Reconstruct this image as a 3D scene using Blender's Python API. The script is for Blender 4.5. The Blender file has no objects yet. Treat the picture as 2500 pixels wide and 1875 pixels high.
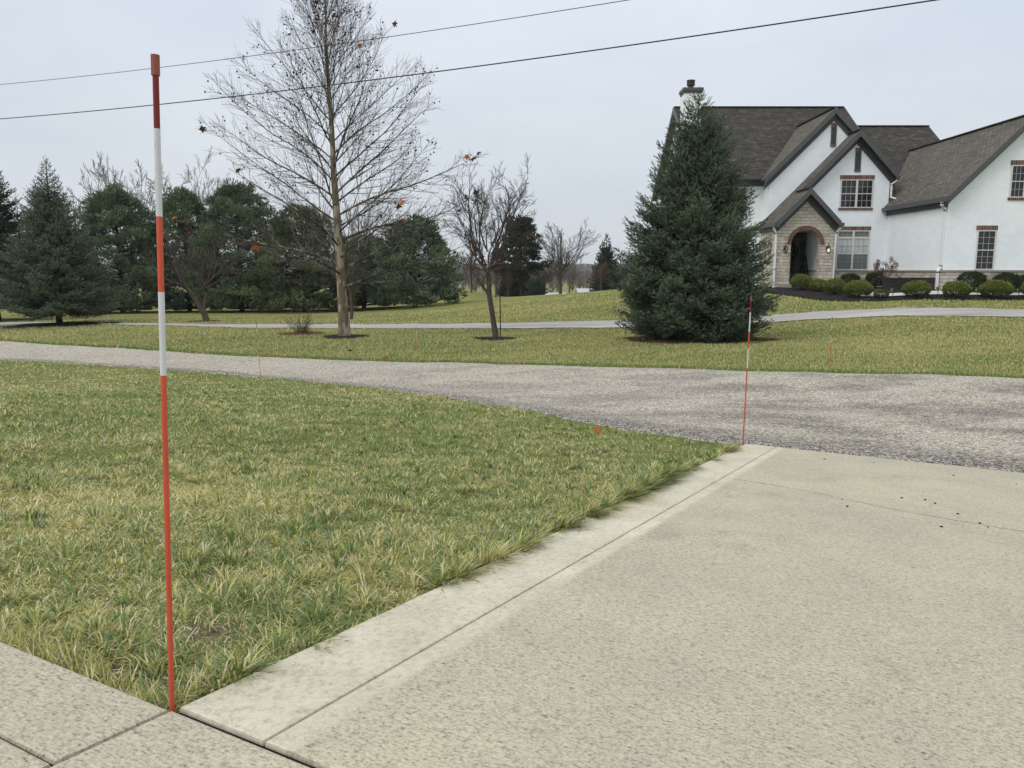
import bpy, bmesh, math, random
import numpy as np
from mathutils import Vector, Matrix
R = math.radians
rng = np.random.default_rng(7)
random.seed(7)
SC = bpy.context.scene
COL = SC.collection

# ------------------------------------------------------------------ helpers
def tag(o, label=None, cat=None, group=None, kind=None):
    if label: o['label'] = label
    if cat: o['category'] = cat
    if group: o['group'] = group
    if kind: o['kind'] = kind
    return o

def empty(name, loc, label=None, cat=None, group=None, rz=0.0):
    o = bpy.data.objects.new(name, None)
    o.empty_display_size = .2
    COL.objects.link(o)
    o.location = loc
    o.rotation_euler = (0, 0, rz)
    return tag(o, label, cat, group)

def mesh_obj(name, V, Fs, mat, parent=None, loc=None, smooth=False, col=None, uv=None, mats=None, fm=None):
    """V (n,3); Fs list of faces or an (m,k) array. With a parent V is in the parent's space."""
    me = bpy.data.meshes.new(name)
    V = np.asarray(V, dtype=np.float32)
    if isinstance(Fs, np.ndarray):
        m, k = Fs.shape
        me.vertices.add(len(V)); me.vertices.foreach_set('co', V.ravel())
        me.loops.add(m * k); me.loops.foreach_set('vertex_index', Fs.astype(np.int32).ravel())
        me.polygons.add(m)
        me.polygons.foreach_set('loop_start', np.arange(0, m * k, k, dtype=np.int32))
        me.polygons.foreach_set('loop_total', np.full(m, k, dtype=np.int32))
        me.update(calc_edges=True)
    else:
        me.from_pydata([tuple(map(float, v)) for v in V], [], Fs)
    if smooth:
        me.polygons.foreach_set('use_smooth', np.ones(len(me.polygons), dtype=bool))
    if col is not None:      # colour of the thing itself, per vertex
        at = me.color_attributes.new('tint', 'FLOAT_COLOR', 'POINT')
        c = np.ones((len(V), 4), dtype=np.float32); c[:, :3] = col
        at.data.foreach_set('color', c.ravel())
    if uv is not None:
        ul = me.uv_layers.new(name='UVMap')
        ul.data.foreach_set('uv', np.asarray(uv, dtype=np.float32).ravel())
    for m_ in (mats or [mat]): me.materials.append(m_)
    if fm is not None: me.polygons.foreach_set('material_index', np.asarray(fm, dtype=np.int32))
    me.update()
    o = bpy.data.objects.new(name, me)
    COL.objects.link(o)
    if parent is not None: o.parent = parent
    if loc is not None: o.location = loc
    return o

class MB:
    """collects faces (with metre-true UVs) and links them as one mesh"""
    def __init__(s): s.v = []; s.f = []; s.uv = []; s.m = []
    def poly(s, pts, uv=None, m=0):
        i = len(s.v); s.v += [tuple(p) for p in pts]; s.f.append(list(range(i, i + len(pts)))); s.m.append(m)
        if uv is None:
            P = [Vector(p) for p in pts]
            n = Vector((0, 0, 0))
            for k in range(len(P)):
                a, b = P[k], P[(k + 1) % len(P)]
                n += Vector(((a.y - b.y) * (a.z + b.z), (a.z - b.z) * (a.x + b.x), (a.x - b.x) * (a.y + b.y)))
            if n.length < 1e-12: n = Vector((0, 0, 1))
            n.normalize()
            if abs(n.z) > .999: u = Vector((1, 0, 0))
            else: u = Vector((0, 0, 1)).cross(n).normalized()
            w = n.cross(u)
            uv = [(p.dot(u), p.dot(w)) for p in P]
        s.uv += uv
    def box(s, x0, x1, y0, y1, z0, z1, m=0):
        a = [(x0, y0, z0), (x1, y0, z0), (x1, y1, z0), (x0, y1, z0), (x0, y0, z1), (x1, y0, z1), (x1, y1, z1), (x0, y1, z1)]
        for f in ((3, 2, 1, 0), (4, 5, 6, 7), (0, 1, 5, 4), (1, 2, 6, 5), (2, 3, 7, 6), (3, 0, 4, 7)): s.poly([a[i] for i in f], m=m)
    def hexa(s, a, m=0):
        """a: 4 bottom points then 4 top points"""
        for f in ((3, 2, 1, 0), (4, 5, 6, 7), (0, 1, 5, 4), (1, 2, 6, 5), (2, 3, 7, 6), (3, 0, 4, 7)): s.poly([a[i] for i in f], m=m)
    def slab(s, q, t, m=0, mu=None):
        """quad q (top surface), thickness t straight down"""
        b = [(p[0], p[1], p[2] - t) for p in q]
        s.poly(q, m=m); s.poly(b[::-1], m=m if mu is None else mu)
        for i in range(4):
            j = (i + 1) % 4
            s.poly([b[i], b[j], q[j], q[i]], m=m if mu is None else mu)
    def prism_xz(s, P, y0, y1, m=0):
        """outline P of (x,z), extruded from y0 (front) to y1"""
        n = len(P)
        s.poly([(x, y0, z) for x, z in P], m=m)
        s.poly([(x, y1, z) for x, z in P[::-1]], m=m)
        for i in range(n):
            j = (i + 1) % n
            s.poly([(P[j][0], y0, P[j][1]), (P[i][0], y0, P[i][1]), (P[i][0], y1, P[i][1]), (P[j][0], y1, P[j][1])], m=m)
    def prism_yz(s, P, x0, x1, m=0):
        n = len(P)
        s.poly([(x0, y, z) for y, z in P], m=m)
        s.poly([(x1, y, z) for y, z in P[::-1]], m=m)
        for i in range(n):
            j = (i + 1) % n
            s.poly([(x0, P[j][0], P[j][1]), (x0, P[i][0], P[i][1]), (x1, P[i][0], P[i][1]), (x1, P[j][0], P[j][1])], m=m)
    def bar(s, a, b, w, h, m=0):
        """rectangular bar from a to b; w sideways, h up"""
        a, b = Vector(a), Vector(b); d = (b - a).normalized()
        u = d.cross(Vector((0, 0, 1)))
        if u.length < 1e-4: u = Vector((1, 0, 0))
        u.normalize(); k = u.cross(d)
        q = [a - u * w / 2 - k * h / 2, a + u * w / 2 - k * h / 2, b + u * w / 2 - k * h / 2, b - u * w / 2 - k * h / 2]
        s.hexa([tuple(p) for p in q] + [tuple(p + k * h) for p in q], m=m)
    def tube(s, pts, r, k=8, m=0, cap=True):
        V, Fc = tube_arrays(pts, [r] * len(pts) if not hasattr(r, '__len__') else r, k)
        i = len(s.v); s.v += [tuple(p) for p in V]
        for f in Fc:
            s.f.append([i + j for j in f]); s.m.append(m); s.uv += [(0, 0), (1, 0), (1, 1), (0, 1)]
        if cap:
            s.f.append([i + j for j in range(k)][::-1]); s.m.append(m); s.uv += [(0, 0)] * k
            n = len(pts)
            s.f.append([i + (n - 1) * k + j for j in range(k)]); s.m.append(m); s.uv += [(0, 0)] * k
    def build(s, name, mat, parent=None, off=(0, 0, 0), mats=None, smooth=False):
        V = np.array(s.v) - np.array(off)
        o = mesh_obj(name, V, s.f, mat, parent, uv=s.uv, mats=mats, fm=s.m, smooth=smooth)
        if parent is None: o.location = off
        return o

def tube_arrays(pts, rad, k):
    P = np.asarray(pts, float); n = len(P)
    T = np.gradient(P, axis=0) if n > 2 else np.repeat((P[1] - P[0])[None], n, 0)
    T /= np.linalg.norm(T, axis=1, keepdims=True) + 1e-12
    ref = np.array([.13, .97, .2]) if abs(T[0][2]) > .7 else np.array([0., 0., 1.])
    A = np.cross(T, ref); A /= np.linalg.norm(A, axis=1, keepdims=True) + 1e-12
    B = np.cross(T, A)
    th = np.arange(k) * 2 * np.pi / k
    V = P[:, None] + np.asarray(rad)[:, None, None] * (np.cos(th)[None, :, None] * A[:, None] + np.sin(th)[None, :, None] * B[:, None])
    i = np.arange(n - 1)[:, None] * k; j = np.arange(k)[None]
    a = i + j; b = i + (j + 1) % k
    F = np.stack([a, b, b + k, a + k], -1).reshape(-1, 4)
    return V.reshape(-1, 3), F

class Wood:
    """many tapered tubes in one mesh"""
    def __init__(s): s.V = []; s.F = []; s.n = 0
    def add(s, pts, rad, k=5):
        V, F = tube_arrays(pts, rad, k)
        s.V.append(V); s.F.append(F + s.n); s.n += len(V)
    def build(s, name, mat, parent=None, smooth=True):
        return mesh_obj(name, np.concatenate(s.V), np.concatenate(s.F), mat, parent, smooth=smooth)

# ------------------------------------------------------------------ materials
class NT:
    def __init__(s, name):
        s.m = bpy.data.materials.new(name); s.m.use_nodes = True
        s.t = s.m.node_tree; s.b = s.t.nodes['Principled BSDF']
        s.b.inputs['Specular IOR Level'].default_value = .3
    def n(s, ty, **kw):
        o = s.t.nodes.new(ty)
        for k, v in kw.items():
            if k in o.inputs.keys(): s.set(o.inputs[k], v)
            else: setattr(o, k, v)
        return o
    def set(s, inp, v):
        if hasattr(v, 'links'): s.t.links.new(v, inp)
        else: inp.default_value = v
    def coord(s, kind='Object', scale=None):
        c = s.n('ShaderNodeTexCoord').outputs[kind]
        if scale is not None:
            mp = s.n('ShaderNodeMapping'); mp.inputs['Scale'].default_value = scale
            s.t.links.new(c, mp.inputs['Vector']); return mp.outputs[0]
        return c
    def noise(s, sc, det=4, rough=.55, vec=None, col=False):
        o = s.n('ShaderNodeTexNoise'); o.inputs['Scale'].default_value = sc; o.inputs['Detail'].default_value = det; o.inputs['Roughness'].default_value = rough
        if vec is not None: s.t.links.new(vec, o.inputs['Vector'])
        return o.outputs['Color' if col else 'Fac']
    def ramp(s, f, stops, interp='LINEAR'):
        o = s.n('ShaderNodeValToRGB'); s.t.links.new(f, o.inputs[0]); cr = o.color_ramp; cr.interpolation = interp
        while len(cr.elements) < len(stops): cr.elements.new(.5)
        for e, (p, c) in zip(cr.elements, stops):
            e.position = p; e.color = (*c, 1) if len(c) == 3 else c
        return o.outputs[0]
    def mix(s, f, a, b, mode='MIX'):
        o = s.n('ShaderNodeMix', data_type='RGBA', blend_type=mode)
        for i, v in ((0, f), (6, a), (7, b)):
            if isinstance(v, tuple) and len(v) == 3: v = (*v, 1)
            s.set(o.inputs[i], v)
        return o.outputs[2]
    def math(s, op, a, b=0.0, clamp=False):
        o = s.n('ShaderNodeMath', operation=op); o.use_clamp = clamp
        s.set(o.inputs[0], a); s.set(o.inputs[1], b)
        return o.outputs[0]
    def color(s, c): s.set(s.b.inputs['Base Color'], (*c, 1) if isinstance(c, tuple) and len(c) == 3 else c); return s
    def rough(s, r, spec=None):
        s.set(s.b.inputs['Roughness'], r)
        if spec is not None: s.b.inputs['Specular IOR Level'].default_value = spec
        return s
    def bump(s, h, st=.5, dist=.01):
        o = s.n('ShaderNodeBump'); o.inputs['Strength'].default_value = st; o.inputs['Distance'].default_value = dist
        s.t.links.new(h, o.inputs['Height']); s.t.links.new(o.outputs[0], s.b.inputs['Normal']); return s

def srgb(r, g, b):
    f = lambda c: ((c / 255 + .055) / 1.055) ** 2.4 if c > 10 else c / 3294.6
    return (f(r), f(g), f(b))

def simple(name, c, r=.8, spec=.3, var=.12, sc=8.0, metal=0.0):
    t = NT(name); c2 = tuple(x * (1 - var * 1.6) for x in c); c3 = tuple(min(1, x * (1 + var)) for x in c)
    t.color(t.ramp(t.noise(sc, 5, .6, t.coord()), [(.3, c2), (.7, c3)])).rough(r, spec)
    t.b.inputs['Metallic'].default_value = metal
    return t.m

def m_tint(name, r=.75, spec=.25, trans=0.0):
    t = NT(name); a = t.n('ShaderNodeAttribute', attribute_name='tint')
    t.color(a.outputs['Color']).rough(r, spec)
    return t.m

M = {}
def translucent(m, f):
    t = m.node_tree; tr = t.nodes.new('ShaderNodeBsdfTranslucent'); mx = t.nodes.new('ShaderNodeMixShader'); mx.inputs[0].default_value = f
    a = t.nodes['Attribute']; t.links.new(a.outputs['Color'], tr.inputs['Color'])
    o = t.nodes['Material Output']; t.links.new(t.nodes['Principled BSDF'].outputs[0], mx.inputs[1]); t.links.new(tr.outputs[0], mx.inputs[2]); t.links.new(mx.outputs[0], o.inputs['Surface'])
    return m
M['blade'] = translucent(m_tint('grass_blades', .6, .25), .35)
M['needle'] = m_tint('needles', .65, .25)
M['leaf'] = m_tint('dry_leaves', .8, .15)

def m_soil():
    t = NT('lawn_ground'); g = t.coord()
    geo = t.n('ShaderNodeNewGeometry').outputs['Position']
    big = t.noise(.35, 5, .6, geo); mid = t.noise(2.2, 6, .7, geo); fine = t.noise(28, 5, .7, geo)
    # mown lawn with long faint streaks along the mowing direction
    mp = t.n('ShaderNodeMapping'); mp.inputs['Rotation'].default_value = (0, 0, R(14)); mp.inputs['Scale'].default_value = (.12, 1.3, 1)
    t.t.links.new(geo, mp.inputs[0]); st = t.noise(1.4, 4, .6, mp.outputs[0])
    green = t.ramp(fine, [(.25, (.070, .095, .028)), (.5, (.150, .190, .055)), (.78, (.26, .275, .095))])
    straw = t.ramp(fine, [(.25, (.15, .142, .050)), (.5, (.29, .265, .10)), (.78, (.42, .375, .16))])
    f = t.math('ADD', t.math('MULTIPLY', big, .45), t.math('ADD', t.math('MULTIPLY', mid, .35), t.math('MULTIPLY', st, .35)))
    f = t.ramp(f, [(.42, (0, 0, 0)), (.70, (1, 1, 1))])
    lawn = t.mix(f, green, straw)
    t.color(lawn).rough(.95, .05)
    t.bump(t.math('ADD', fine, t.noise(90, 3, .7, geo)), .8, .05)
    return t.m
M['lawn'] = m_soil()

def m_near_soil():
    t = NT('bare_soil'); g = t.n('ShaderNodeNewGeometry').outputs['Position']
    f = t.noise(35, 6, .7, g)
    t.color(t.ramp(f, [(.3, (.055, .042, .026)), (.52, (.15, .118, .080)), (.75, (.29, .245, .18))])).rough(1, .05)
    t.bump(f, .9, .02)
    return t.m

def m_concrete():
    """local x runs along the drive, local -y across it from the kerb side"""
    t = NT('broomed_concrete'); c = t.coord()
    sep = t.n('ShaderNodeSeparateXYZ', Vector=c)
    v = t.math('MULTIPLY', sep.outputs[1], -1.0)
    wob = t.math('MULTIPLY', t.math('SUBTRACT', t.noise(9, 4, .6, c), .5), .03)
    edge = t.math('MULTIPLY', t.ramp(t.math('ADD', v, wob), [(.250, (1, 1, 1)), (.274, (0, 0, 0))]), t.math('GREATER_THAN', sep.outputs[0], .006))
    mp = t.n('ShaderNodeMapping'); mp.inputs['Scale'].default_value = (210, 70, 80); t.t.links.new(c, mp.inputs[0])
    broom = t.noise(1.0, 3, .6, mp.outputs[0])
    grain = t.noise(165, 4, .8, c); grain2 = t.noise(60, 5, .72, c)
    big = t.noise(1.3, 5, .62, c); big2 = t.noise(3.7, 6, .66, c)
    base = t.ramp(big, [(.34, (.400, .364, .282)), (.5, (.422, .386, .295)), (.66, (.446, .408, .300))])
    base = t.mix(t.ramp(big2, [(.42, (0, 0, 0)), (.72, (.55, .55, .55))]), base, (.335, .308, .243))
    fleck = t.ramp(t.math('ADD', t.math('MULTIPLY', broom, .42), t.math('MULTIPLY', grain, .58)), [(.37, (.42, .41, .385)), (.46, (.90, .90, .89)), (.58, (1.26, 1.25, 1.22))])
    base = t.mix(1.0, base, fleck, 'MULTIPLY')
    pit = t.ramp(t.noise(62, 2, .5, c), [(.23, (.55, .54, .50)), (.28, (1, 1, 1))])
    base = t.mix(1.0, base, pit, 'MULTIPLY')
    sta = t.ramp(t.noise(2.4, 7, .75, c), [(.58, (1, 1, 1)), (.68, (.88, .875, .85))]); base = t.mix(1.0, base, sta, 'MULTIPLY')
    dash = t.ramp(t.noise(1.0, 2, .5, t.n('ShaderNodeMapping', Vector=c).outputs[0] if False else mp.outputs[0]), [(.24, (.68, .67, .63)), (.30, (1, 1, 1))]); base = t.mix(1.0, base, dash, 'MULTIPLY')
    lite = t.ramp(big2, [(.3, (.45, .412, .312)), (.5, (.52, .478, .365)), (.7, (.58, .543, .435))])
    lg = t.ramp(t.math('ADD', t.math('MULTIPLY', grain2, .6), t.math('MULTIPLY', grain, .4)), [(.34, (.62, .61, .58)), (.5, (1, 1, 1)), (.66, (1.1, 1.1, 1.09))])
    lite = t.mix(1.0, lite, lg, 'MULTIPLY')
    vo = t.n('ShaderNodeTexVoronoi', feature='DISTANCE_TO_EDGE'); vo.inputs['Scale'].default_value = 34
    wc = t.n('ShaderNodeMixRGB'); wc.inputs[0].default_value = .10; t.t.links.new(c, wc.inputs[1]); t.t.links.new(t.noise(11, 4, .6, c, True), wc.inputs[2])
    t.t.links.new(wc.outputs[0], vo.inputs['Vector'])
    crk = t.math('MULTIPLY', t.math('LESS_THAN', vo.outputs['Distance'], .022), t.ramp(t.noise(5, 3, .5, c), [(.45, (0, 0, 0)), (.62, (1, 1, 1))]))
    lite = t.mix(t.math('MULTIPLY', crk, .30), lite, (.16, .145, .11))
    t.color(t.mix(edge, base, lite)).rough(.92, .15)
    h = t.math('ADD', t.math('MULTIPLY', broom, t.math('SUBTRACT', 1.0, t.math('MULTIPLY', edge, .8))), t.math('MULTIPLY', grain, .7))
    t.bump(h, .5, .0035)
    return t.m
M['concrete'] = m_concrete()

def m_road():
    t = NT('chip_seal'); c = t.coord()
    vo = t.n('ShaderNodeTexVoronoi'); vo.inputs['Scale'].default_value = 62; t.t.links.new(c, vo.inputs['Vector'])
    vc = t.n('ShaderNodeSeparateColor', Color=vo.outputs['Color']).outputs[0]
    v2 = t.n('ShaderNodeTexVoronoi'); v2.inputs['Scale'].default_value = 125; t.t.links.new(c, v2.inputs['Vector'])
    v2c = t.n('ShaderNodeSeparateColor', Color=v2.outputs['Color']).outputs[1]
    n1 = t.noise(30, 5, .8, c)
    st = t.math('ADD', t.math('MULTIPLY', vc, .5), t.math('ADD', t.math('MULTIPLY', v2c, .25), t.math('MULTIPLY', n1, .25)))
    stone = t.ramp(st, [(.22, (.06, .050, .038)), (.38, (.24, .210, .168)), (.56, (.45, .400, .325)), (.74, (.82, .745, .62))])
    dark = t.ramp(st, [(.26, (.03, .026, .022)), (.48, (.125, .114, .098)), (.66, (.27, .248, .215)), (.86, (.66, .61, .53))])
    # UV: u metres along, v 0 (kerb side) .. 1 (far side); worn bitumen shows along the near edge
    uv = t.n('ShaderNodeTexCoord').outputs['UV']; su = t.n('ShaderNodeSeparateXYZ', Vector=uv)
    mp = t.n('ShaderNodeMapping'); mp.inputs['Rotation'].default_value = (0, 0, R(-27)); t.t.links.new(c, mp.inputs[0])
    mp2 = t.n('ShaderNodeMapping'); mp2.inputs['Scale'].default_value = (.7, 1.0, 1); t.t.links.new(mp.outputs[0], mp2.inputs[0])
    pat = t.noise(.8, 6, .65, mp2.outputs[0]); pat2 = t.noise(.6, 4, .6, c)
    near = t.ramp(su.outputs[1], [(.0, (.16, .16, .16)), (.022, (.9, .9, .9)), (.075, (.55, .55, .55)), (.14, (0, 0, 0))])
    wet = t.ramp(su.outputs[2] if False else t.math('DIVIDE', su.outputs[0], 100), [(.58, (0, 0, 0)), (.76, (1, 1, 1))])
    p = t.math('ADD', t.ramp(pat, [(.44, (0, 0, 0)), (.60, (.88, .88, .88))]), 0)
    p = t.math('MULTIPLY', p, t.math('ADD', t.math('MULTIPLY', wet, .85), .15))
    nn = t.math('MULTIPLY', near, t.ramp(t.noise(1.8, 5, .6, c), [(.3, (.35, .35, .35)), (.5, (1, 1, 1))]))
    f = t.math('MAXIMUM', p, nn, True)
    white = t.ramp(pat2, [(.50, (0, 0, 0)), (.72, (.5, .5, .5))])
    col = t.mix(f, stone, dark)
    col = t.mix(t.math('MULTIPLY', white, t.math('SUBTRACT', 1.0, f)), col, t.mix(.3, stone, (.60, .55, .47)))
    t.color(col).rough(.9, .2)
    t.bump(t.math('ADD', vo.outputs['Distance'], n1), .9, .012)
    return t.m
M['road'] = m_road()

def m_path():
    t = NT('smooth_asphalt_drive'); c = t.coord()
    mp = t.n('ShaderNodeMapping'); mp.inputs['Scale'].default_value = (.15, 1.2, 1); t.t.links.new(c, mp.inputs[0])
    f = t.noise(1.3, 6, .65, mp.outputs[0]); g = t.noise(60, 3, .7, c)
    col = t.ramp(f, [(.35, (.28, .268, .25)), (.55, (.38, .366, .342)), (.72, (.49, .47, .435))])
    t.color(t.mix(1.0, col, t.ramp(g, [(.3, (.8, .8, .8)), (.7, (1.12, 1.12, 1.12))]), 'MULTIPLY')).rough(.85, .2)
    return t.m
M['path'] = m_path()

def m_stucco():
    t = NT('white_stucco'); c = t.coord()
    big = t.noise(.5, 5, .6, c); mid = t.noise(3.5, 5, .65, c)
    col = t.ramp(big, [(.3, (.83, .865, .885)), (.6, (.89, .925, .94))])
    col = t.mix(1.0, col, t.ramp(mid, [(.3, (.93, .94, .94)), (.6, (1, 1, 1))]), 'MULTIPLY')
    t.color(col).rough(.9, .15)
    t.bump(t.math('ADD', t.noise(6, 6, .7, c), t.math('MULTIPLY', t.noise(25, 3, .6, c), .5)), .45, .03)
    return t.m
M['stucco'] = m_stucco()

def brickish(name, w, h, mort, cols, mcol, bump, rough=.9, dist=.02, offs=.5, warp=.0, vert=False, nsc=9, squash=1.0, split=False):
    t = NT(name); uv = t.n('ShaderNodeTexCoord').outputs['UV']
    vec = uv
    if vert:
        mp = t.n('ShaderNodeMapping'); mp.inputs['Rotation'].default_value = (0, 0, R(90)); t.t.links.new(uv, mp.inputs[0]); vec = mp.outputs[0]
    if warp:
        nz = t.noise(2.2, 3, .5, vec, True)
        ad = t.n('ShaderNodeVectorMath', operation='MULTIPLY_ADD'); t.t.links.new(nz, ad.inputs[0]); ad.inputs[1].default_value = (warp, warp, 0); t.t.links.new(vec, ad.inputs[2]); vec = ad.outputs[0]
    b = t.n('ShaderNodeTexBrick'); b.offset = offs
    if split: b.squash = .62; b.squash_frequency = 3; b.offset_frequency = 2
    t.t.links.new(vec, b.inputs['Vector'])
    b.inputs['Scale'].default_value = 1; b.inputs['Brick Width'].default_value = w; b.inputs['Row Height'].default_value = h
    b.inputs['Mortar Size'].default_value = mort; b.inputs['Mortar Smooth'].default_value = .2; b.inputs['Bias'].default_value = 0
    b.inputs['Color1'].default_value = (0, 0, 0, 1); b.inputs['Color2'].default_value = (1, 1, 1, 1); b.inputs['Mortar'].default_value = (.5, .5, .5, 1)
    n = len(cols); v = t.n('ShaderNodeSeparateColor', Color=b.outputs['Color']).outputs[0]
    col = t.ramp(v, [(i / (n - 1), c) for i, c in enumerate(cols)])
    gr = t.noise(nsc * 3, 5, .7, uv)
    col = t.mix(1.0, col, t.ramp(gr, [(.3, (.78, .78, .78)), (.7, (1.15, 1.15, 1.15))]), 'MULTIPLY')
    col = t.mix(1.0, col, t.ramp(t.noise(.6, 4, .6, uv), [(.3, (.88, .88, .88)), (.7, (1.08, 1.07, 1.05))]), 'MULTIPLY')
    t.color(t.mix(b.outputs['Fac'], col, mcol)).rough(rough, .15)
    t.bump(t.math('ADD', t.math('MULTIPLY', t.math('SUBTRACT', 1.0, b.outputs['Fac']), 1.0), t.math('MULTIPLY', gr, .8)), bump, dist)
    return t.m
M['shingle'] = brickish('grey_brown_shingles', .32, .145, .013, [(.105, .096, .080), (.160, .146, .122), (.128, .117, .098), (.195, .178, .150)], (.030, .027, .024), .9, dist=.03, offs=.37)
M['shingle_dark'] = brickish('dark_charcoal_shingles', .32, .145, .013, [(.045, .041, .036), (.080, .073, .063), (.057, .052, .045), (.115, .105, .092)], (.012, .011, .010), .9, dist=.03, offs=.37)  # darker shingle mix, used on the main block, second block and ridge caps
M['stone'] = brickish('cream_ledge_stone', .40, .155, .012, [(.60, .53, .43), (.72, .66, .56), (.50, .42, .33), (.76, .71, .62), (.64, .54, .42)], (.36, .32, .27), 1.0, dist=.05, offs=.43, warp=.06, split=True)
M['soldier'] = brickish('red_soldier_brick', 4, .095, .009, [(.12, .055, .044), (.20, .105, .085), (.075, .045, .040), (.16, .080, .062)], (.33, .29, .26), .6, dist=.01, vert=True)
M['archbrick'] = simple('red_arch_brick', (.175, .092, .075), .9, .15, .35, 14)
M['trim'] = simple('dark_grey_trim_paint', (.088, .088, .088), .5, .35, .06)
M['trim_dark'] = simple('charcoal_frieze_paint', (.062, .063, .064), .5, .35, .06)
M['white'] = simple('white_painted_metal', (.78, .78, .77), .4, .4, .03)
M['vinyl'] = simple('almond_window_vinyl', (.66, .63, .58), .45, .4, .03)
M['cap'] = simple('stone_ledge_cap', (.36, .33, .28), .85, .2, .12)
M['door'] = simple('dark_taupe_door_paint', (.045, .040, .035), .45, .4, .1)
M['iron'] = simple('black_iron', (.018, .017, .016), .45, .5, .1)
M['black'] = simple('black_interior', (.012, .012, .013), .8, .2, .1)
M['interior'] = simple('shaded_interior_wall', (.30, .29, .27), .8, .2, .1)
M['mulch'] = None
def glass(name, c, r=.06, spec=.5):
    t = NT(name); t.color(t.ramp(t.noise(1.2, 2, .5, t.coord()), [(.35, tuple(x * .8 for x in c)), (.65, c)])).rough(r, spec); return t.m
M['glass'] = glass('dark_window_glass', (.016, .018, .021))
M['glass_blind'] = glass('blind_behind_glass', (.52, .56, .54), .12)
M['glass_grey'] = glass('screened_window_glass', (.16, .172, .18), .25)
M['lampglass'] = glass('clear_lantern_glass', (.25, .24, .20), .15)
def emis(name, c, s):
    t = NT(name); t.color(c); t.b.inputs['Emission Color'].default_value = (*c, 1); t.b.inputs['Emission Strength'].default_value = s; return t.m
M['bulb'] = emis('lit_bulb', (1, .86, .55), 1.5)
def m_mulch(name, cs, sc=24):
    t = NT(name); g = t.n('ShaderNodeNewGeometry').outputs['Position']; f = t.noise(sc, 6, .8, g)
    t.color(t.ramp(f, [(.32, cs[0]), (.52, cs[1]), (.72, cs[2])])).rough(1, .1); t.bump(f, 1, .05); return t.m
M['mulch'] = m_mulch('dark_bark_mulch', [(.010, .009, .010), (.032, .028, .028), (.085, .072, .066)])
M['needlebed'] = m_mulch('rusty_pine_straw', [(.05, .028, .016), (.12, .062, .034), (.20, .11, .06)], 8)
def m_bark(name, a, b, sc=9, patch=None):
    t = NT(name); c = t.coord('Object', (1, 1, .35)); f = t.noise(sc * 2, 6, .75, c)
    col = t.ramp(f, [(.3, a), (.7, b)])
    if patch: col = t.mix(t.ramp(t.noise(sc * .7, 3, .5, c), [(.52, (0, 0, 0)), (.58, (1, 1, 1))]), col, patch)
    t.color(col).rough(.9, .15); t.bump(f, .8, .02); return t.m
M['syc_bark'] = m_bark('flaking_sycamore_bark', (.085, .066, .046), (.21, .165, .115), 8, (.32, .275, .205))
M['syc_twig'] = m_bark('sycamore_branch_bark', (.034, .029, .024), (.095, .082, .068), 5, (.24, .215, .175))
M['bark'] = m_bark('grey_brown_bark', (.045, .036, .030), (.125, .10, .08))
M['bark_dark'] = m_bark('dark_conifer_bark', (.022, .017, .014), (.06, .045, .035))
M['bark_far'] = m_bark('pale_winter_twigs', (.12, .105, .095), (.22, .195, .175), 3)
M['bark_red'] = m_bark('red_brown_twigs', (.085, .055, .045), (.17, .115, .09), 3)
M['seedball'] = simple('brown_seed_ball', (.030, .022, .016), .9, .1, .3, 30)
M['red'] = None
def m_paint(name, c, r=.45):
    t = NT(name); o = t.coord()
    sc = t.ramp(t.noise(34, 4, .7, o), [(.62, (1, 1, 1)), (.72, (.55, .53, .5))])
    col = t.mix(1.0, t.ramp(t.noise(6, 3, .5, o), [(.3, tuple(x * .82 for x in c)), (.7, c)]), sc, 'MULTIPLY')
    t.color(col).rough(r, .4); return t.m
M['red'] = m_paint('orange_red_reflective_tape', (.56, .085, .040))
M['redtop'] = m_paint('deep_red_tape', (.17, .010, .008))
M['wtape'] = m_paint('white_reflective_tape', (.60, .61, .61))
M['redcap'] = m_paint('faded_red_rubber_cap', (.27, .085, .055), .7)
M['cable'] = simple('black_cable', (.012, .012, .014), .6, .3, .1)
M['planter'] = simple('weathered_dark_planks', (.050, .044, .042), .85, .2, .35, 12)
M['walk'] = simple('pale_concrete_walk', (.52, .50, .46), .9, .2, .08, 4)
M['siding'] = simple('white_barn_siding', (.42, .43, .44), .8, .2, .08)
M['debris'] = simple('dark_debris', (.020, .017, .014), .9, .1, .3, 60)
M['crack'] = simple('crack_shadow_dirt', (.20, .185, .14), .95, .1, .3, 30)

# ------------------------------------------------------------------ terrain
U = (.4815, .8763); P0 = (-.583, 1.222)
def slabz(x, y): return -.74 - .097 * (U[0] * (x - P0[0]) + U[1] * (y - P0[1]))
def roadz(x, y): return -2.03 - .030 * (y - 14.8) + .010 * (x + 4.7)
CP = []
for x, y in [(-.58, 1.2), (-3, 2.5), (-1.8, 4), (0, 3), (1.65, 5.2), (3, 4.4), (2, 1), (4, -2), (-3, -3), (.5, -3), (6, 2.8), (-6, 4), (-7, 0)]:
    CP.append((x, y, max(slabz(x, y), -1.25) - .035))
for x, y in [(-32, 34), (-30, 30), (-16.6, 25), (-13, 19.8), (-8, 19), (-4.7, 14.8), (-2, 17), (1, 16.5), (5.3, 15), (9, 13.5), (4, 11), (9, 9), (0, 13), (18, 9), (15, 5), (30, 5)]:
    CP.append((x, y, roadz(x, y)))
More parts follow.
